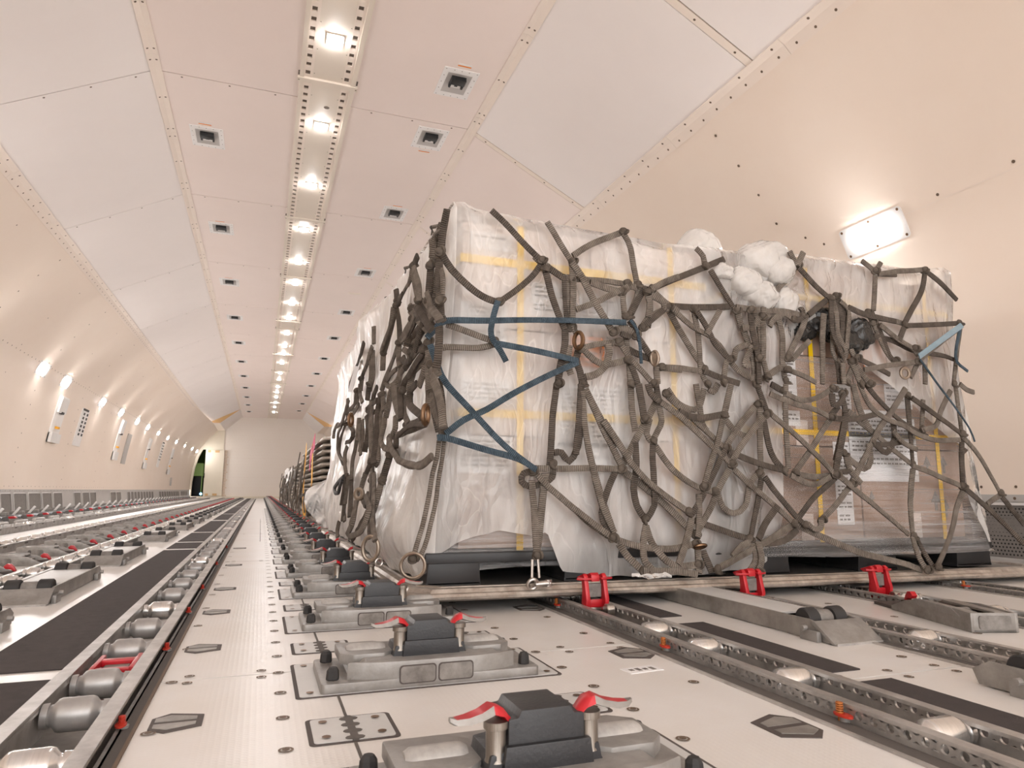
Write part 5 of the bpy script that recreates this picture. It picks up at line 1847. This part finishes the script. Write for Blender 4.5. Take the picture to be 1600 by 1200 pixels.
FRONT = dict(
A=[[(155,110),(130,250),(110,420)],[(110,420),(100,600),(115,800)],[(430,115),(520,200),(640,330),(745,430)],[(120,385),(180,480),(300,600),(400,665),(475,690)],[(475,690),(590,610),(680,530),(745,440)],[(760,450),(870,530),(920,545)],[(780,190),(860,320),(935,440)],[(935,440),(990,520),(1080,690),(1190,880)],[(940,400),(1050,330),(1250,250)],[(1250,250),(1300,350),(1340,580)],[(900,530),(940,545),(1100,555),(1270,575)],[(1050,565),(1150,600),(1240,625)],[(890,520),(895,650),(905,780),(925,850)],[(915,520),(920,650),(930,780),(950,850)],[(935,450),(943,560),(938,700),(945,830),(965,890)],[(765,480),(810,650),(860,790),(890,860)],[(960,735),(1080,690),(1180,640),(1290,590)],[(1290,590),(1255,640),(1265,780)],[(1350,590),(1340,660),(1290,770)],[(1380,615),(1340,690),(1305,760)],[(1400,625),(1420,690),(1410,780)],[(1430,610),(1520,560),(1600,530)],[(1430,640),(1530,700),(1600,750)],[(1370,850),(1410,790),(1530,720)],[(1530,710),(1600,860)],[(150,830),(300,880),(450,935)],[(450,955),(350,975),(150,970),(90,990)],[(890,850),(890,960),(860,1100),(850,1200)],[(980,980),(960,1040),(985,1120),(1000,1200)],[(1000,975),(1100,950),(1220,940)],[(1000,970),(1040,1020),(1120,1075),(1200,1070),(1280,1050)],[(1160,950),(1170,1010),(1140,1090),(1080,1140),(1020,1155)],[(1220,940),(1320,1000),(1440,1050)],[(1270,830),(1280,1000),(1290,1060),(1300,1200)],[(1240,950),(1300,1040),(1380,1130),(1440,1200)],[(1330,880),(1400,990),(1440,1040)],[(1460,1090),(1470,1200)],[(1490,1095),(1620,1108)],[(1200,880),(1240,850),(1300,870),(1330,900)],[(1260,620),(1300,590),(1340,600)],[(1295,800),(1330,860),(1290,900),(1240,880)],[(1290,1050),(1330,1150),(1345,1200)],[(920,960),(905,1060),(930,1140)],[(700,400),(745,445),(790,470)]],
B=[[(70,605),(200,550),(380,480),(525,420)],[(350,350),(395,400),(405,460)],[(440,490),(500,590),(570,700),(600,740)],[(0,600),(70,620),(170,710)],[(170,710),(330,720),(560,715)],[(60,640),(60,760),(50,850)],[(0,860),(70,800),(165,720)],[(90,630),(190,720),(330,840),(420,890),(500,960),(560,1050)],[(180,740),(270,900),(400,1110)],[(330,730),(360,860),(370,960),(380,1110),(420,1200)],[(350,740),(420,850),(470,950),(560,1050)],[(500,740),(450,830),(420,890)],[(0,920),(60,1010)],[(130,1095),(250,1100),(385,1117)],[(400,1120),(500,1160),(620,1195)],[(590,1050),(600,990),(650,960),(700,970)],[(600,730),(630,830),(660,900),(700,1020),(720,1200)],[(640,850),(700,840),(760,780)],[(690,740),(700,850),(720,940),(740,1040)],[(720,740),(745,850),(765,1000)],[(770,720),(770,900),(770,1040)],[(740,1040),(745,1200)],[(770,1050),(795,1150)],[(780,710),(850,620),(930,530),(980,460)],[(935,370),(960,420),(980,460)],[(1020,380),(985,460)],[(990,470),(1080,570),(1180,660)],[(600,720),(750,740),(900,745),(1010,770)],[(780,790),(860,750),(1010,780)],[(860,780),(890,900),(890,1060),(910,1180)],[(1040,770),(990,900),(920,1040)],[(1050,770),(1110,720),(1165,675)],[(1150,760),(1140,900),(1140,1050),(1140,1200)],[(1190,660),(1205,800),(1205,1000),(1240,1060)],[(1200,650),(1225,760),(1240,900),(1290,1000),(1260,1060)],[(1220,650),(1260,780),(1265,900),(1250,1040)],[(1240,670),(1285,780),(1280,940),(1250,1050)],[(1250,680),(1305,740),(1300,860),(1290,980)],[(1195,680),(1200,860),(1240,960),(1275,1040)],[(1300,720),(1420,770),(1600,810)],[(1420,755),(1470,850),(1540,1000),(1590,1060)],[(1450,755),(1500,870),(1560,1020),(1590,1050)],[(1385,430),(1430,465),(1465,495)],[(1505,440),(1470,495)],[(1490,510),(1600,515)],[(1470,520),(1460,740)],[(1355,990),(1370,900),(1400,850),(1450,820)],[(910,1080),(820,1130),(790,1180)],[(920,1110),(1020,1150),(1100,1190)],[(560,1050),(620,1120),(720,1170),(800,1150),(890,1090)],[(1060,930),(1000,990),(950,1050)],[(1290,900),(1330,1010),(1350,1040)],[(1350,1040),(1290,1190)],[(1360,1040),(1450,1080),(1560,1140)],[(1240,1070),(1250,1200)],[(1265,1070),(1275,1200)],[(1320,1060),(1380,1200)],[(1350,1080),(1430,1200)],[(810,840),(830,800),(900,760),(960,800)],[(1000,740),(1010,730),(1020,760),(1000,800),(950,790)],[(700,960),(650,1080),(690,1080)],[(150,700),(160,730),(175,720)],[(520,1190),(540,1060),(560,1050)]],
C=[[(970,490),(1010,510),(1090,580),(1180,675)],[(980,510),(960,620),(890,750),(850,830)],[(690,515),(830,495),(970,485)],[(690,790),(780,805),(850,825)],[(870,835),(1000,830),(1190,820)],[(850,850),(820,930)],[(660,900),(780,930),(910,990),(1080,1020),(1170,1050)],[(700,830),(800,910),(910,980)],[(1200,850),(1180,1000),(1160,1200)],[(1180,860),(1070,950),(960,1040),(890,1160)],[(600,1110),(780,1080),(930,1060)],[(980,1080),(980,1200)],[(910,985),(940,1020)]],
D=[[(500,0),(520,100),(530,300)],[(455,0),(475,160),(505,300)],[(505,350),(492,450),(462,560),(432,750),(382,950),(345,1090)],[(535,350),(525,440),(506,560),(480,750),(430,960),(390,1070)],[(1090,545),(1030,560),(1020,610),(1080,640),(1190,600),(1215,560),(1215,500)],[(1240,0),(1215,200),(1200,460),(1195,510)],[(1225,430),(1270,430),(1320,485),(1370,400),(1390,250),(1400,30)],[(1110,530),(1350,528),(1640,530)],[(1085,600),(1100,800),(1115,1070)],[(1165,560),(1150,750),(1130,950),(1110,1080)],[(1120,570),(1200,650),(1400,820),(1590,960)],[(1400,40),(1420,300),(1480,600),(1540,800),(1600,930)],[(1420,30),(1520,230),(1600,400)]],
E=[[(30,0),(20,200),(0,440)],[(60,30),(170,280),(280,500)],[(40,200),(90,450),(160,700),(230,900)],[(170,230),(310,440),(350,500),(440,600),(560,700),(700,800)],[(340,0),(350,150),(370,300)],[(390,0),(430,220)],[(510,100),(400,300),(290,500)],[(290,540),(400,620),(560,760),(740,940)],[(250,545),(200,650),(170,760),(170,850),(250,960)],[(0,790),(90,870),(230,960),(400,1020),(600,1030),(740,1000)],[(370,360),(375,560),(360,650),(380,760),(430,840)],[(520,120),(535,230),(510,290),(480,350)],[(460,220),(440,310),(470,360)],[(480,370),(480,500),(490,650),(490,760),(440,850)],[(440,880),(420,1000),(430,1110),(500,1180)],[(440,890),(480,1000),(560,1100),(640,1140),(760,1130)],[(500,390),(600,530),(700,610),(800,660),(860,670)],[(530,110),(660,210),(800,340),(970,500)],[(560,60),(700,190),(820,300),(930,400)],[(570,30),(640,120),(740,160),(780,120),(800,30)],[(640,170),(700,200),(800,210),(920,190)],[(750,0),(770,130),(790,250),(820,290)],[(970,0),(930,180)],[(920,210),(880,380),(840,500),(800,640)],[(920,200),(990,290),(1070,330)],[(1190,190),(1080,320),(960,500)],[(1130,130),(1020,260),(940,390)],[(930,410),(880,520),(820,640)],[(950,420),(1130,490),(1300,540)],[(960,530),(900,640),(830,800),(750,940)],[(980,530),(1100,640),(1240,760),(1360,870)],[(800,680),(740,790),(710,830)],[(770,690),(770,850),(760,960)],[(720,840),(700,950),(640,1130)],[(740,850),(870,900),(1080,970)],[(890,690),(920,770),(990,810),(1060,760),(1090,620),(1140,560)],[(1150,100),(1150,300),(1155,550)],[(1160,590),(1130,770),(1090,960)],[(1180,580),(1250,680),(1370,820),(1430,880)],[(1130,0),(1190,170)],[(1170,220),(1220,430),(1290,530)],[(1210,180),(1350,300),(1500,440),(1620,565)],[(1310,0),(1310,200),(1330,530)],[(1210,60),(1350,120),(1490,160),(1590,210)],[(1590,220),(1480,390),(1370,550)],[(1350,560),(1480,580),(1600,570)],[(1340,570),(1480,630),(1590,580)],[(1370,860),(1480,720),(1620,585)],[(1350,880),(1200,980),(1000,1090),(880,1160)],[(1260,760),(1180,880),(1140,970)],[(1140,990),(1160,1100),(1140,1180)],[(1110,1000),(1130,1100),(1080,1180)],[(760,1000),(770,1180)],[(790,1040),(850,1180)],[(270,1000),(330,1090),(420,1170)],[(1380,910),(1300,980),(1180,1000)],[(1220,0),(1290,40)],[(1310,60),(1400,100),(1500,90),(1600,30)],[(420,1170),(600,1170),(760,1190)],[(450,0),(470,60),(520,110)],[(500,0),(510,60),(520,110)],[(980,1080),(1040,1010),(1100,990)],[(830,30),(860,50),(880,20),(890,0)]],
F=[[(500,170),(640,290),(780,410),(900,500)],[(900,510),(1050,570),(1210,640)],[(1230,650),(1400,800),(1600,1000)],[(870,70),(890,300),(905,480)],[(905,530),(890,750),(905,950)],[(900,85),(1060,200),(1210,310)],[(1210,320),(1320,450),(1450,680)],[(1170,0),(1190,150),(1210,310)],[(1210,340),(1215,620)],[(1220,660),(1180,780),(1140,940),(1060,1140)],[(440,570),(640,740),(880,940)],[(905,960),(940,1080),(990,1160)],[(925,960),(980,1060),(1040,1150)],[(180,880),(350,960),(560,1050),(800,1110),(960,1160)],[(460,60),(480,200),(420,480)],[(490,180),(450,400),(420,560)],[(570,0),(640,140),(740,220),(850,260),(930,310),(1050,350),(1200,350)],[(610,0),(700,110),(830,230),(1000,330)],[(530,0),(580,180),(640,290)],[(860,30),(780,160),(690,290),(600,470),(520,620)],[(520,630),(420,760),(330,850)],[(650,360),(700,380),(850,360)],[(660,370),(740,430),(790,330),(780,240)],[(470,430),(520,480),(600,530),(640,480),(630,370)],[(490,450),(510,530),(580,620)],[(380,210),(530,220),(670,190)],[(440,140),(380,210)],[(970,100),(960,280)],[(960,290),(1050,260),(1080,170),(1140,40)],[(780,290),(850,370),(930,410)],[(1450,690),(1600,880)],[(1370,750),(1410,720),(1450,695)],[(1200,0),(1240,35),(1285,50)],[(440,550),(520,540)],[(330,850),(330,900),(290,910),(250,870)],[(400,60),(410,130),(450,120),(480,60)]])
SIDE = dict(
P=[[(1425,60),(1390,250),(1350,590)],[(1360,240),(1310,430),(1240,720)],[(1240,430),(1255,580)],[(1230,760),(1210,950),(1190,1200)],[(1330,720),(1335,1000),(1345,1200)],[(1310,800),(1290,1000),(1270,1200)],[(1060,640),(1010,760)],[(1000,800),(950,980),(810,1200)],[(1000,820),(1040,1050),(1070,1200)],[(790,1060),(800,1200)]],
Q=[[(870,0),(800,130)],[(790,160),(730,420),(640,740)],[(800,180),(830,400),(840,620)],[(1000,300),(900,480),(830,600)],[(820,620),(790,720),(680,1000),(610,1200)],[(830,640),(820,800),(830,900)],[(630,760),(620,950)],[(510,400),(515,620)],[(390,600),(340,780),(270,970)],[(490,650),(430,860),(360,1050)],[(500,700),(500,1000),(460,1200)],[(990,180),(1050,300),(1210,480)],[(1050,150),(1130,280),(1230,450)],[(1100,70),(1180,250),(1260,420)],[(1150,60),(1250,200),(1340,330)],[(1345,0),(1350,300)],[(1190,0),(1210,150),(1230,330)],[(1270,0),(1270,150)],[(1050,310),(950,500),(920,650)],[(1100,380),(1030,500),(980,720)],[(1130,450),(1050,600)],[(1100,620),(1000,770),(900,930)],[(1200,600),(1050,720),(880,930),(830,1050),(800,1200)],[(1150,700),(1050,850),(900,1100),(880,1200)],[(1180,750),(1120,850),(1000,1000),(950,1200)],[(880,680),(950,740),(960,800)],[(800,930),(720,1000),(670,1100),(700,1150),(780,1100),(840,1000),(860,850)],[(1200,700),(1200,900),(1210,1200)],[(1240,880),(1270,1050),(1310,1200)],[(1330,400),(1330,600),(1310,800),(1280,980)],[(1010,250),(980,220),(1000,170),(1060,160)],[(880,780),(900,850),(960,830)],[(1150,880),(1130,1000),(1080,1150)],[(270,970),(230,1100),(220,1200)],[(360,1060),(350,1200)]],
R=[[(1040,0),(970,100),(960,250),(1050,350),(1110,390)],[(1200,0),(1210,150),(1200,300)],[(1270,0),(1330,250),(1390,560)],[(1250,100),(1270,300),(1340,500)],[(1170,490),(1000,560),(800,640)],[(930,500),(1000,490),(1100,450)],[(890,150),(890,350),(940,490)],[(770,0),(780,200),(850,440)],[(840,100),(850,440)],[(740,50),(690,280),(660,420)],[(620,130),(640,330)],[(600,150),(560,320),(540,700),(520,900),(510,1000)],[(570,150),(600,125),(640,120)],[(550,200),(440,310),(460,355),(520,350)],[(650,420),(640,520),(600,700),(640,800)],[(730,650),(700,750),(780,850),(830,960),(980,1020),(1130,990),(1240,900)],[(720,870),(680,1000),(620,1200)],[(760,620),(790,700),(780,800)],[(480,200),(470,700),(500,950)],[(490,960),(380,1200)],[(500,980),(490,1200)],[(330,250),(240,400)],[(200,200),(150,370),(100,500),(30,560),(10,680)],[(160,500),(100,680),(80,850),(130,1000)],[(200,500),(250,600),(230,700),(160,730)],[(330,420),(300,700),(250,950),(230,1200)],[(370,450),(370,650),(340,850)],[(420,400),(440,600),(400,850)],[(180,780),(150,900),(160,1150)],[(300,80),(270,250),(200,330)],[(580,180),(600,350),(580,700),(560,950),(530,1020)],[(640,800),(680,820),(720,850)],[(790,400),(780,550),(740,640)],[(340,0),(340,120),(370,230)],[(460,0),(430,210)],[(560,30),(510,150),(500,250)]],
S=[[(160,0),(150,130),(110,400)],[(180,0),(150,300),(120,590)],[(230,0),(230,150),(210,540)],[(410,0),(340,220)],[(300,330),(230,640),(180,770)],[(330,260),(420,400)],[(430,250),(450,450),(340,660),(240,840)],[(480,0),(490,250),(470,480),(480,800)],[(505,0),(500,250),(495,500),(485,800)],[(640,0),(560,300),(490,500)],[(80,600),(60,700),(60,800)]])
net = thing('cargo_net', 'grey knotted webbing cargo net pulled over the wrapped load', 'net', (0.45, 1.84, 0.07))
NORG = Vector(net.location)
random.seed(21)
nodes = []
def strands(table, fn, nrm, mb, kmax, w0=0.0205):
    idx = 0
    for tile, lst in table.items():
        for pts in lst:
            idx += 1
            k = random.random() * kmax
            P = [fn(*px_of(tile, p), k) for p in pts]
            P = spline(P, 0.018)
            w = w0 * random.uniform(0.88, 1.1) * (0.62 if tile == 'D' and len(pts) > 5 and pts[0][1] == 350 else 1)
            off = Vector((random.random() * 9, random.random() * 9, 0))
            P = [p + Vector((noise.noise(p * 14 + off), noise.noise(p * 14 - off) * 0.5, noise.noise(p * 11 + off))) * 0.0022 for p in P]
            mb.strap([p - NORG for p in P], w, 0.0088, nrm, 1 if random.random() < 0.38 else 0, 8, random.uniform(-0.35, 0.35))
            for q in (P[0], P[-1]):
                for nd in nodes:
                    if (nd[0] - q).length < 0.03:
                        nd[1] += 1
                        break
                else:
                    nodes.append([q.copy(), 1, nrm])
nf = MB()
strands(FRONT, front_pt, (0, -1, 0.1), nf, 0.022)
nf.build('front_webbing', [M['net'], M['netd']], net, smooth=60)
ns = MB()
strands(SIDE, side_pt, (-0.6, -1, 0), ns, 0.03, 0.0215)
J = {k: [[(x + random.uniform(-45, 45), y + random.uniform(-60, 60)) for x, y in l] for l in v if len(l) > 2 and random.random() < 0.32] for k, v in SIDE.items()}
nodes_keep = list(nodes)
strands(J, side_pt, (-0.7, -1, 0.2), ns, 0.045, 0.017)
nodes[:] = nodes_keep
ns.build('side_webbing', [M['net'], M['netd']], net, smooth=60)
# webbing that crosses the top of the load from edge to edge
nt_ = MB()
for x in (0.62, 0.92, 1.22, 1.55, 1.9, 2.25):
    P = [(x + 0.02, FY + 0.12, interp(ZTOP, x) + 0.012)] + [(x + 0.03 * sin(k * 1.7), FY + 0.2 + k * 0.45, 1.19) for k in range(7)]
    nt_.strap([Vector(p) - NORG for p in spline(P, 0.05)], 0.023, 0.0105, (0, 0, 1))
for k in range(6):
    y = FY + 0.25 + 0.45 * k
    nt_.strap([Vector(p) - NORG for p in spline([(0.49, y, 1.16), (0.53, y, 1.20), (1.0, y + 0.03, 1.195), (1.5, y - 0.02, 1.195), (2.5, y, 1.195)], 0.05)], 0.023, 0.0105, (0, 0, 1))
nt_.build('top_webbing', M['net'], net, smooth=60)
# knots where strands are tied
tied = sorted((nd for nd in nodes if nd[1] > 1), key=lambda nd: (nd[0] - CAM).length)
rest = MB()
for n_, (q, c, nrm) in enumerate(tied):
    kn = MB() if n_ < 100 else rest
    c0_ = q - NORG + Vector(nrm).normalized() * 0.004
    R = Matrix.Rotation(random.uniform(0, 3), 3, 'Y') @ Matrix.Rotation(random.uniform(-0.5, 0.5), 3, 'X')
    kn.ball(c0_, (0.014, 0.010, 0.011), 10, 0, R)
    kn.torus(c0_, 0.011, 0.005, R @ Vector((0.3, 1, 0.2)), 14, 6, 0, (1.1, 0.8))
    kn.torus(c0_ + R @ Vector((0.006, -0.004, 0.004)), 0.0095, 0.0045, R @ Vector((1, 0.3, 0.4)), 12, 6)
    if n_ < 100:
        kn.build('knot', M['net'], net, smooth=60)
if rest.v:
    rest.build('far_knots', M['net'], net, smooth=60)['kind'] = 'stuff'
# slotted tension plates and rings
def net_ring(px, py, fn, R, r, axis, sc=(1, 1), name='ring', m='ring', up=(0, 0, 1), k=0.03, disc_=False):
    c = fn(px, py, k) - NORG
    mb = MB().torus(c, R, r, axis, 24, 8, 0, sc, up)
    if disc_:
        a = Vector(axis).normalized()
        mb.lathe(c - a * r * 0.5, c + a * r * 0.5, [(0, R * 0.98), (r, R * 0.98)], 20)
    return mb.build(name, M[m], net)
net_ring(904, 532, front_pt, 0.019, 0.0065, (1.0, 0.45, 0), (1.3, 0.9), 'tension_ring', 'brass')
net_ring(1023, 560, front_pt, 0.017, 0.005, (1.0, 0.8, 0.2), (1.3, 0.7), 'tension_ring', 'ring', disc_=True)
net_ring(1094, 854, front_pt, 0.014, 0.005, (0.3, 0.5, 1), (1.3, 1.0), 'tension_ring', 'brass', up=(1, 0, 0), disc_=True)
net_ring(665, 648, side_pt, 0.018, 0.006, (0.9, -0.8, 0.1), (1.3, 0.75), 'tension_ring', 'brass', k=0.05)
net_ring(548, 656, side_pt, 0.022, 0.008, (0.9, -0.8, 0), (1.3, 0.7), 'tension_ring', 'brass', k=0.05)
net_ring(561, 772, side_pt, 0.015, 0.008, (-0.3, -1, 0.2), (1.0, 0.8), 'tension_ring', 'ring', k=0.05)
net_ring(645, 884, front_pt, 0.031, 0.0046, (-0.35, -1, 0.1), (1.0, 1.0), 'anchor_ring', 'ring', k=0.02)
net_ring(579, 857, side_pt, 0.027, 0.006, (-0.5, -1, 0.1), (1.25, 0.85), 'anchor_ring', 'ring', k=0.03)
net_ring(592, 879, side_pt, 0.010, 0.003, (0.3, -1, 0.2), (1, 1), 'anchor_ring', 'steel', k=0.02)
net_ring(1414, 583, front_pt, 0.017, 0.006, (0.4, 1, 0.2), (1.1, 0.9), 'tension_ring', 'ring')
# bright shackle hooked on the pallet edge
s = MB()
c = front_pt(836, 886, 0.03) - NORG
for dx in (-0.008, 0.008):
    s.cyl(c + Vector((dx, 0, 0.02)), c + Vector((dx * 1.3, -0.004, -0.028)), 0.004, 10)
s.torus(c + Vector((-0.012, -0.012, -0.042)), 0.013, 0.005, (0, 1, 0.3), 18, 8)
s.cyl(c + Vector((-0.004, -0.01, -0.044)), c + Vector((0.038, -0.012, -0.042)), 0.009, 12)
s.cyl(c + Vector((0.034, -0.012, -0.05)), c + Vector((0.034, -0.012, -0.032)), 0.009, 10)
s.build('shackle', M['steel'], net)

# ---- blue straps
def blue(pts, lab, m='blue', w=0.0185, fn=front_pt, k=0.034, nrm=(0, -1, 0.1), tw=0.2):
    P = spline([fn(x, y, k) for x, y in pts], 0.02)
    o0 = P[0].copy()
    mb = MB().strap([p - o0 for p in P], w, 0.005, nrm, 0, 8, tw)
    return tag(mb.build('blue_strap', M[m], loc=o0, smooth=60), lab, 'strap', 'blue straps tied over the net')
blue([(667, 528), (682, 512), (698, 501), (760, 501), (820, 500), (900, 501), (978, 504)], 'level blue strap across the net from the left corner knot')
blue([(772, 536), (800, 541), (850, 551), (904, 564)], 'short blue strap sloping down to the orange label')
blue([(903, 566), (850, 590), (800, 616), (760, 640), (725, 656), (696, 678)], 'blue strap rising from the lower left corner to the orange label')
blue([(672, 538), (685, 575), (698, 600), (735, 640), (785, 693), (825, 725), (838, 734)], 'blue strap running down from the corner knot to the lower tie')
blue([(683, 684), (700, 685), (760, 703), (810, 717), (832, 730)], 'lowest blue strap, from the left corner to the lower tie')
blue([(778, 470), (772, 490), (767, 515), (770, 530), (782, 548), (791, 565)], 'short blue tie hanging under the loop near the left corner', w=0.018, tw=0.9)
blue([(985, 500), (995, 515), (1000, 540), (1002, 568)], 'thin blue tie end hanging from the middle knot', w=0.010)
blue([(1436, 557), (1470, 532), (1503, 508)], 'pale blue strap at the upper right corner of the load', 'bluel', 0.022)
blue([(1438, 562), (1465, 600), (1490, 633), (1515, 670), (1523, 690)], 'thin dark blue cord sloping down the right end of the load', w=0.008, k=0.036)
blue([(1500, 515), (1494, 545), (1495, 565), (1512, 580)], 'short dark blue strap hanging at the right edge of the load', w=0.012)
# scrap of plastic left on the pallet edge
rows = [[front_pt(987 + 5.2 * j + 5 * noise.noise((i * 1.3, j * 0.4, 7)), 896 + (1.2 + 1.6 * (j / 11.0)) * i * (1.4 - j / 14.0) + 5 * noise.noise((i * 0.3, j * 0.45, 0)), 0.03 + 0.02 * noise.noise((i * 0.8, j * 0.9, 4))) for j in range(13)] for i in range(5)]
tag(MB().grid(rows).build('plastic_scrap', M['milky'], smooth=180), 'torn scrap of plastic lying on the pallet edge by the red lock', 'scrap')

# ---- behind: stack of empty pallets, its straps, netting and a loose sheet
BX, BY = 0.43, 5.35
def empty_pallet():
    t = thing('empty_pallet', '', 'pallet', (BX, BY, 0), group='empty pallets stacked behind the load')
    ch = 0.16
    W_, D = 2.3, 3.1
    def rp(ins):
        x0, x1, y0, y1 = ins, W_ - ins, ins, D - ins
        return [(x0 + ch, y0), (x1 - ch, y0), (x1, y0 + ch), (x1, y1 - ch), (x1 - ch, y1), (x0 + ch, y1), (x0, y1 - ch), (x0, y0 + ch)]
    mb = MB()
    prof = [(0.10, 0.0), (0.012, 0.0), (0.0, 0.008), (0.0, 0.020), (0.010, 0.028), (0.03, 0.030), (0.05, 0.030), (0.06, 0.022), (0.10, 0.022)]
    rr = [[(p[0], p[1], z) for p in rp(i)] for i, z in prof]
    n = 8
    mb._add([p for r_ in rr for p in r_], [(i * n + j, i * n + (j + 1) % n, (i + 1) * n + (j + 1) % n, (i + 1) * n + j) for i in range(len(rr) - 1) for j in range(n)])
    mb.build('edge_rail', M['pallet'], t, smooth=30)
    mb = MB()
    q = rp(0.09)
    mb._add([(p[0], p[1], z) for z in (0.004, 0.02) for p in q], [tuple(range(8)), tuple(range(15, 7, -1))])
    mb.build('pallet_sheet', M['sheet'], t, smooth=0)
    f = MB()
    for k in range(9):
        f.box(0.3 + k * 0.2, 0.33 + k * 0.2, 0.0, 0.012, 0.004, 0.034)
    f.build('stud', M['pallet'], t, smooth=0)
    return t
e0 = empty_pallet()
NP = 14
for i in range(NP):
    z = 0.055 + i * 0.0495
    lab = 'grey empty pallet, %s from the bottom of the stack behind the load' % nth(i + 1)
    o = e0 if i == 0 else dup(e0, (0, 0, 0), lab)
    o['label'] = lab
    o.location = (BX + 0.012 * noise.noise((i * 1.7, 0, 0)), BY + 0.02 * noise.noise((0, i * 1.3, 0)), z)
for i in range(13):
    z = 0.055 + i * 0.0495
    o = dup(e0, (BX + 0.02 + 0.015 * noise.noise((i * 1.7, 3, 0)), 8.75, z), 'grey empty pallet, %s from the bottom of the farther low stack' % nth(i + 1), 'empty pallets in the farther stack')
def hang(px, pts, m, name, lab, w, y0):
    P = spline([at(x, y, 0, 0.40) for x, y in pts], 0.03)
    o0 = P[0].copy()
    return tag(MB().strap([p - o0 for p in P], w, 0.004, (-1, 0, 0)).build(name, M[m], loc=o0, smooth=60), lab, 'strap')
hang(0, [(489, 693), (488, 715), (487, 757)], 'amber', 'amber_strap', 'amber strap down the pallet stack, nearer the camera', 0.13, 0)
hang(0, [(479, 700), (477, 720), (474, 764), (474, 790), (477, 808)], 'amber', 'amber_strap', 'amber strap down the pallet stack, farther from the camera', 0.17, 0)
hang(0, [(492, 688), (489, 700), (485, 716), (484, 735)], 'pink', 'pink_strap', 'short pink strap hanging on the pallet stack', 0.13, 0)
tag(MB().box(-0.01, 0.01, -0.12, 0.12, -0.11, 0.11).build('khaki_board', M['khaki'], loc=(0.42, 11.6, 0.36), bevel=0.004), 'small khaki board at the far end of the stacked pallets', 'board')
# tangled net left on the farther stack
t = thing('heaped_net', 'tangled grey net heaped against the farther stack of pallets', 'net', (0.42, 8.8, 0.0), group=None)
nb = MB()
random.seed(8)
for k in range(38):
    y = random.uniform(-0.3, 4.2)
    z0_, z1_ = random.uniform(0.35, 0.62), random.uniform(0.02, 0.25)
    x = -0.03 - random.random() * 0.06
    dy = random.uniform(-0.5, 0.5)
    P = [(x, y, z0_), (x - random.random() * 0.05, y + dy * 0.4, (z0_ + z1_) / 2 + random.uniform(-0.05, 0.05)), (x - random.random() * 0.04, y + dy, z1_)]
    nb.strap(spline(P, 0.05), 0.03, 0.012, (-1, 0, 0.1))
nb.build('webbing', M['net'], t, smooth=60)
for k, (y, z) in enumerate(((0.3, 0.5), (0.9, 0.42), (1.8, 0.55), (2.6, 0.3))):
    bm = bmesh.new()
    bmesh.ops.create_icosphere(bm, subdivisions=3, radius=1)
    mb = MB()
    for v in bm.verts:
        d = v.co.normalized()
        kk = 1 + 0.35 * noise.noise(d * 2.2 + Vector((k * 3.1, 0, 0)))
        mb.v.append((-0.06 + d.x * 0.05 * kk, y + d.y * 0.16 * kk, z + d.z * 0.08 * kk))
    for f in bm.faces:
        mb.f.append([v.index for v in f.verts])
        mb.m.append(0)
    bm.free()
    mb.build('rag', M['white'], t, smooth=180)
# webbing draped down the side of the near stack
t = thing('draped_net', 'grey net webbing draped down the near stack of empty pallets', 'net', (BX, BY, 0.0))
nb = MB()
for k in range(20):
    y = 0.9 + random.uniform(0, 2.2)
    z0_, z1_ = 0.2 + random.uniform(0.0, 0.5), random.uniform(0.03, 0.3)
    dy = random.uniform(-0.4, 0.4)
    x = -0.03 - random.random() * 0.05
    nb.strap(spline([(x, y, z0_), (x - 0.02, y + dy * 0.5, (z0_ + z1_) / 2), (x - random.random() * 0.03, y + dy, z1_)], 0.05), 0.026, 0.011, (-1, 0, 0.1))
nb.build('webbing', M['net'], t, smooth=60)
# loose white sheet that sticks out from between the loads
out = [(478, 768), (484, 762), (500, 754), (513, 748), (518, 758), (523, 772), (540, 765), (556, 768), (560, 800), (556, 838), (540, 838), (523, 836), (508, 838), (494, 832), (497, 818), (488, 806), (478, 795), (475, 782)]
def sheet_rows():
    rows = []
    n = 26
    lft = [(748, 513), (754, 500), (762, 484), (768, 478), (782, 475), (795, 478), (806, 488), (818, 497), (832, 494), (838, 500)]
    rgt = [(748, 514), (758, 518), (772, 540), (800, 570), (838, 570)]
    for i in range(n + 1):
        y = 748 + (838 - 748) * i / n
        a, b = interp(lft, y), interp(rgt, y)
        row = []
        for j in range(25):
            x = a + (b - a) * j / 24
            Y = 4.98 - 0.25 * (i / n) + 0.10 * noise.noise((x * 0.05, y * 0.03, 1)) + 0.04 * noise.noise((x * 0.16, y * 0.12, 4)) + 0.09 * (1 - abs(noise.noise((x * 0.09 + y * 0.05, y * 0.02, 5))) * 2)
            row.append(at(x, y, 1, Y))
        rows.append(row)
    return rows
tag(MB().grid(sheet_rows()).build('loose_sheet', M['sheetfilm'], smooth=180, solid=0.002), 'loose white plastic sheet sticking out into the aisle behind the load', 'sheet')
# small tags hanging on the net
tag(MB().grid([[side_pt(x, y, 0.06) for x in (547 + (600 - y) * 0.28, 554 + (600 - y) * 0.28)] for y in (612, 600, 585, 572)]).build('paper_tag', M['paper'], smooth=0, solid=0.001), 'pale paper tag hanging at the top left of the net', 'tag')
P = spline([side_pt(x, y, 0.07) for x, y in ((537, 745), (530, 752), (523, 762), (524, 770), (529, 769), (531, 760), (535, 750))], 0.02)
o0 = P[0].copy()
tag(MB().strap([p - o0 for p in P], 0.02, 0.012, (-1, -0.5, 0)).build('black_cord_loop', M['rubber'], loc=o0, smooth=60), 'black cord loop hanging from the net above the loose sheet', 'cord')
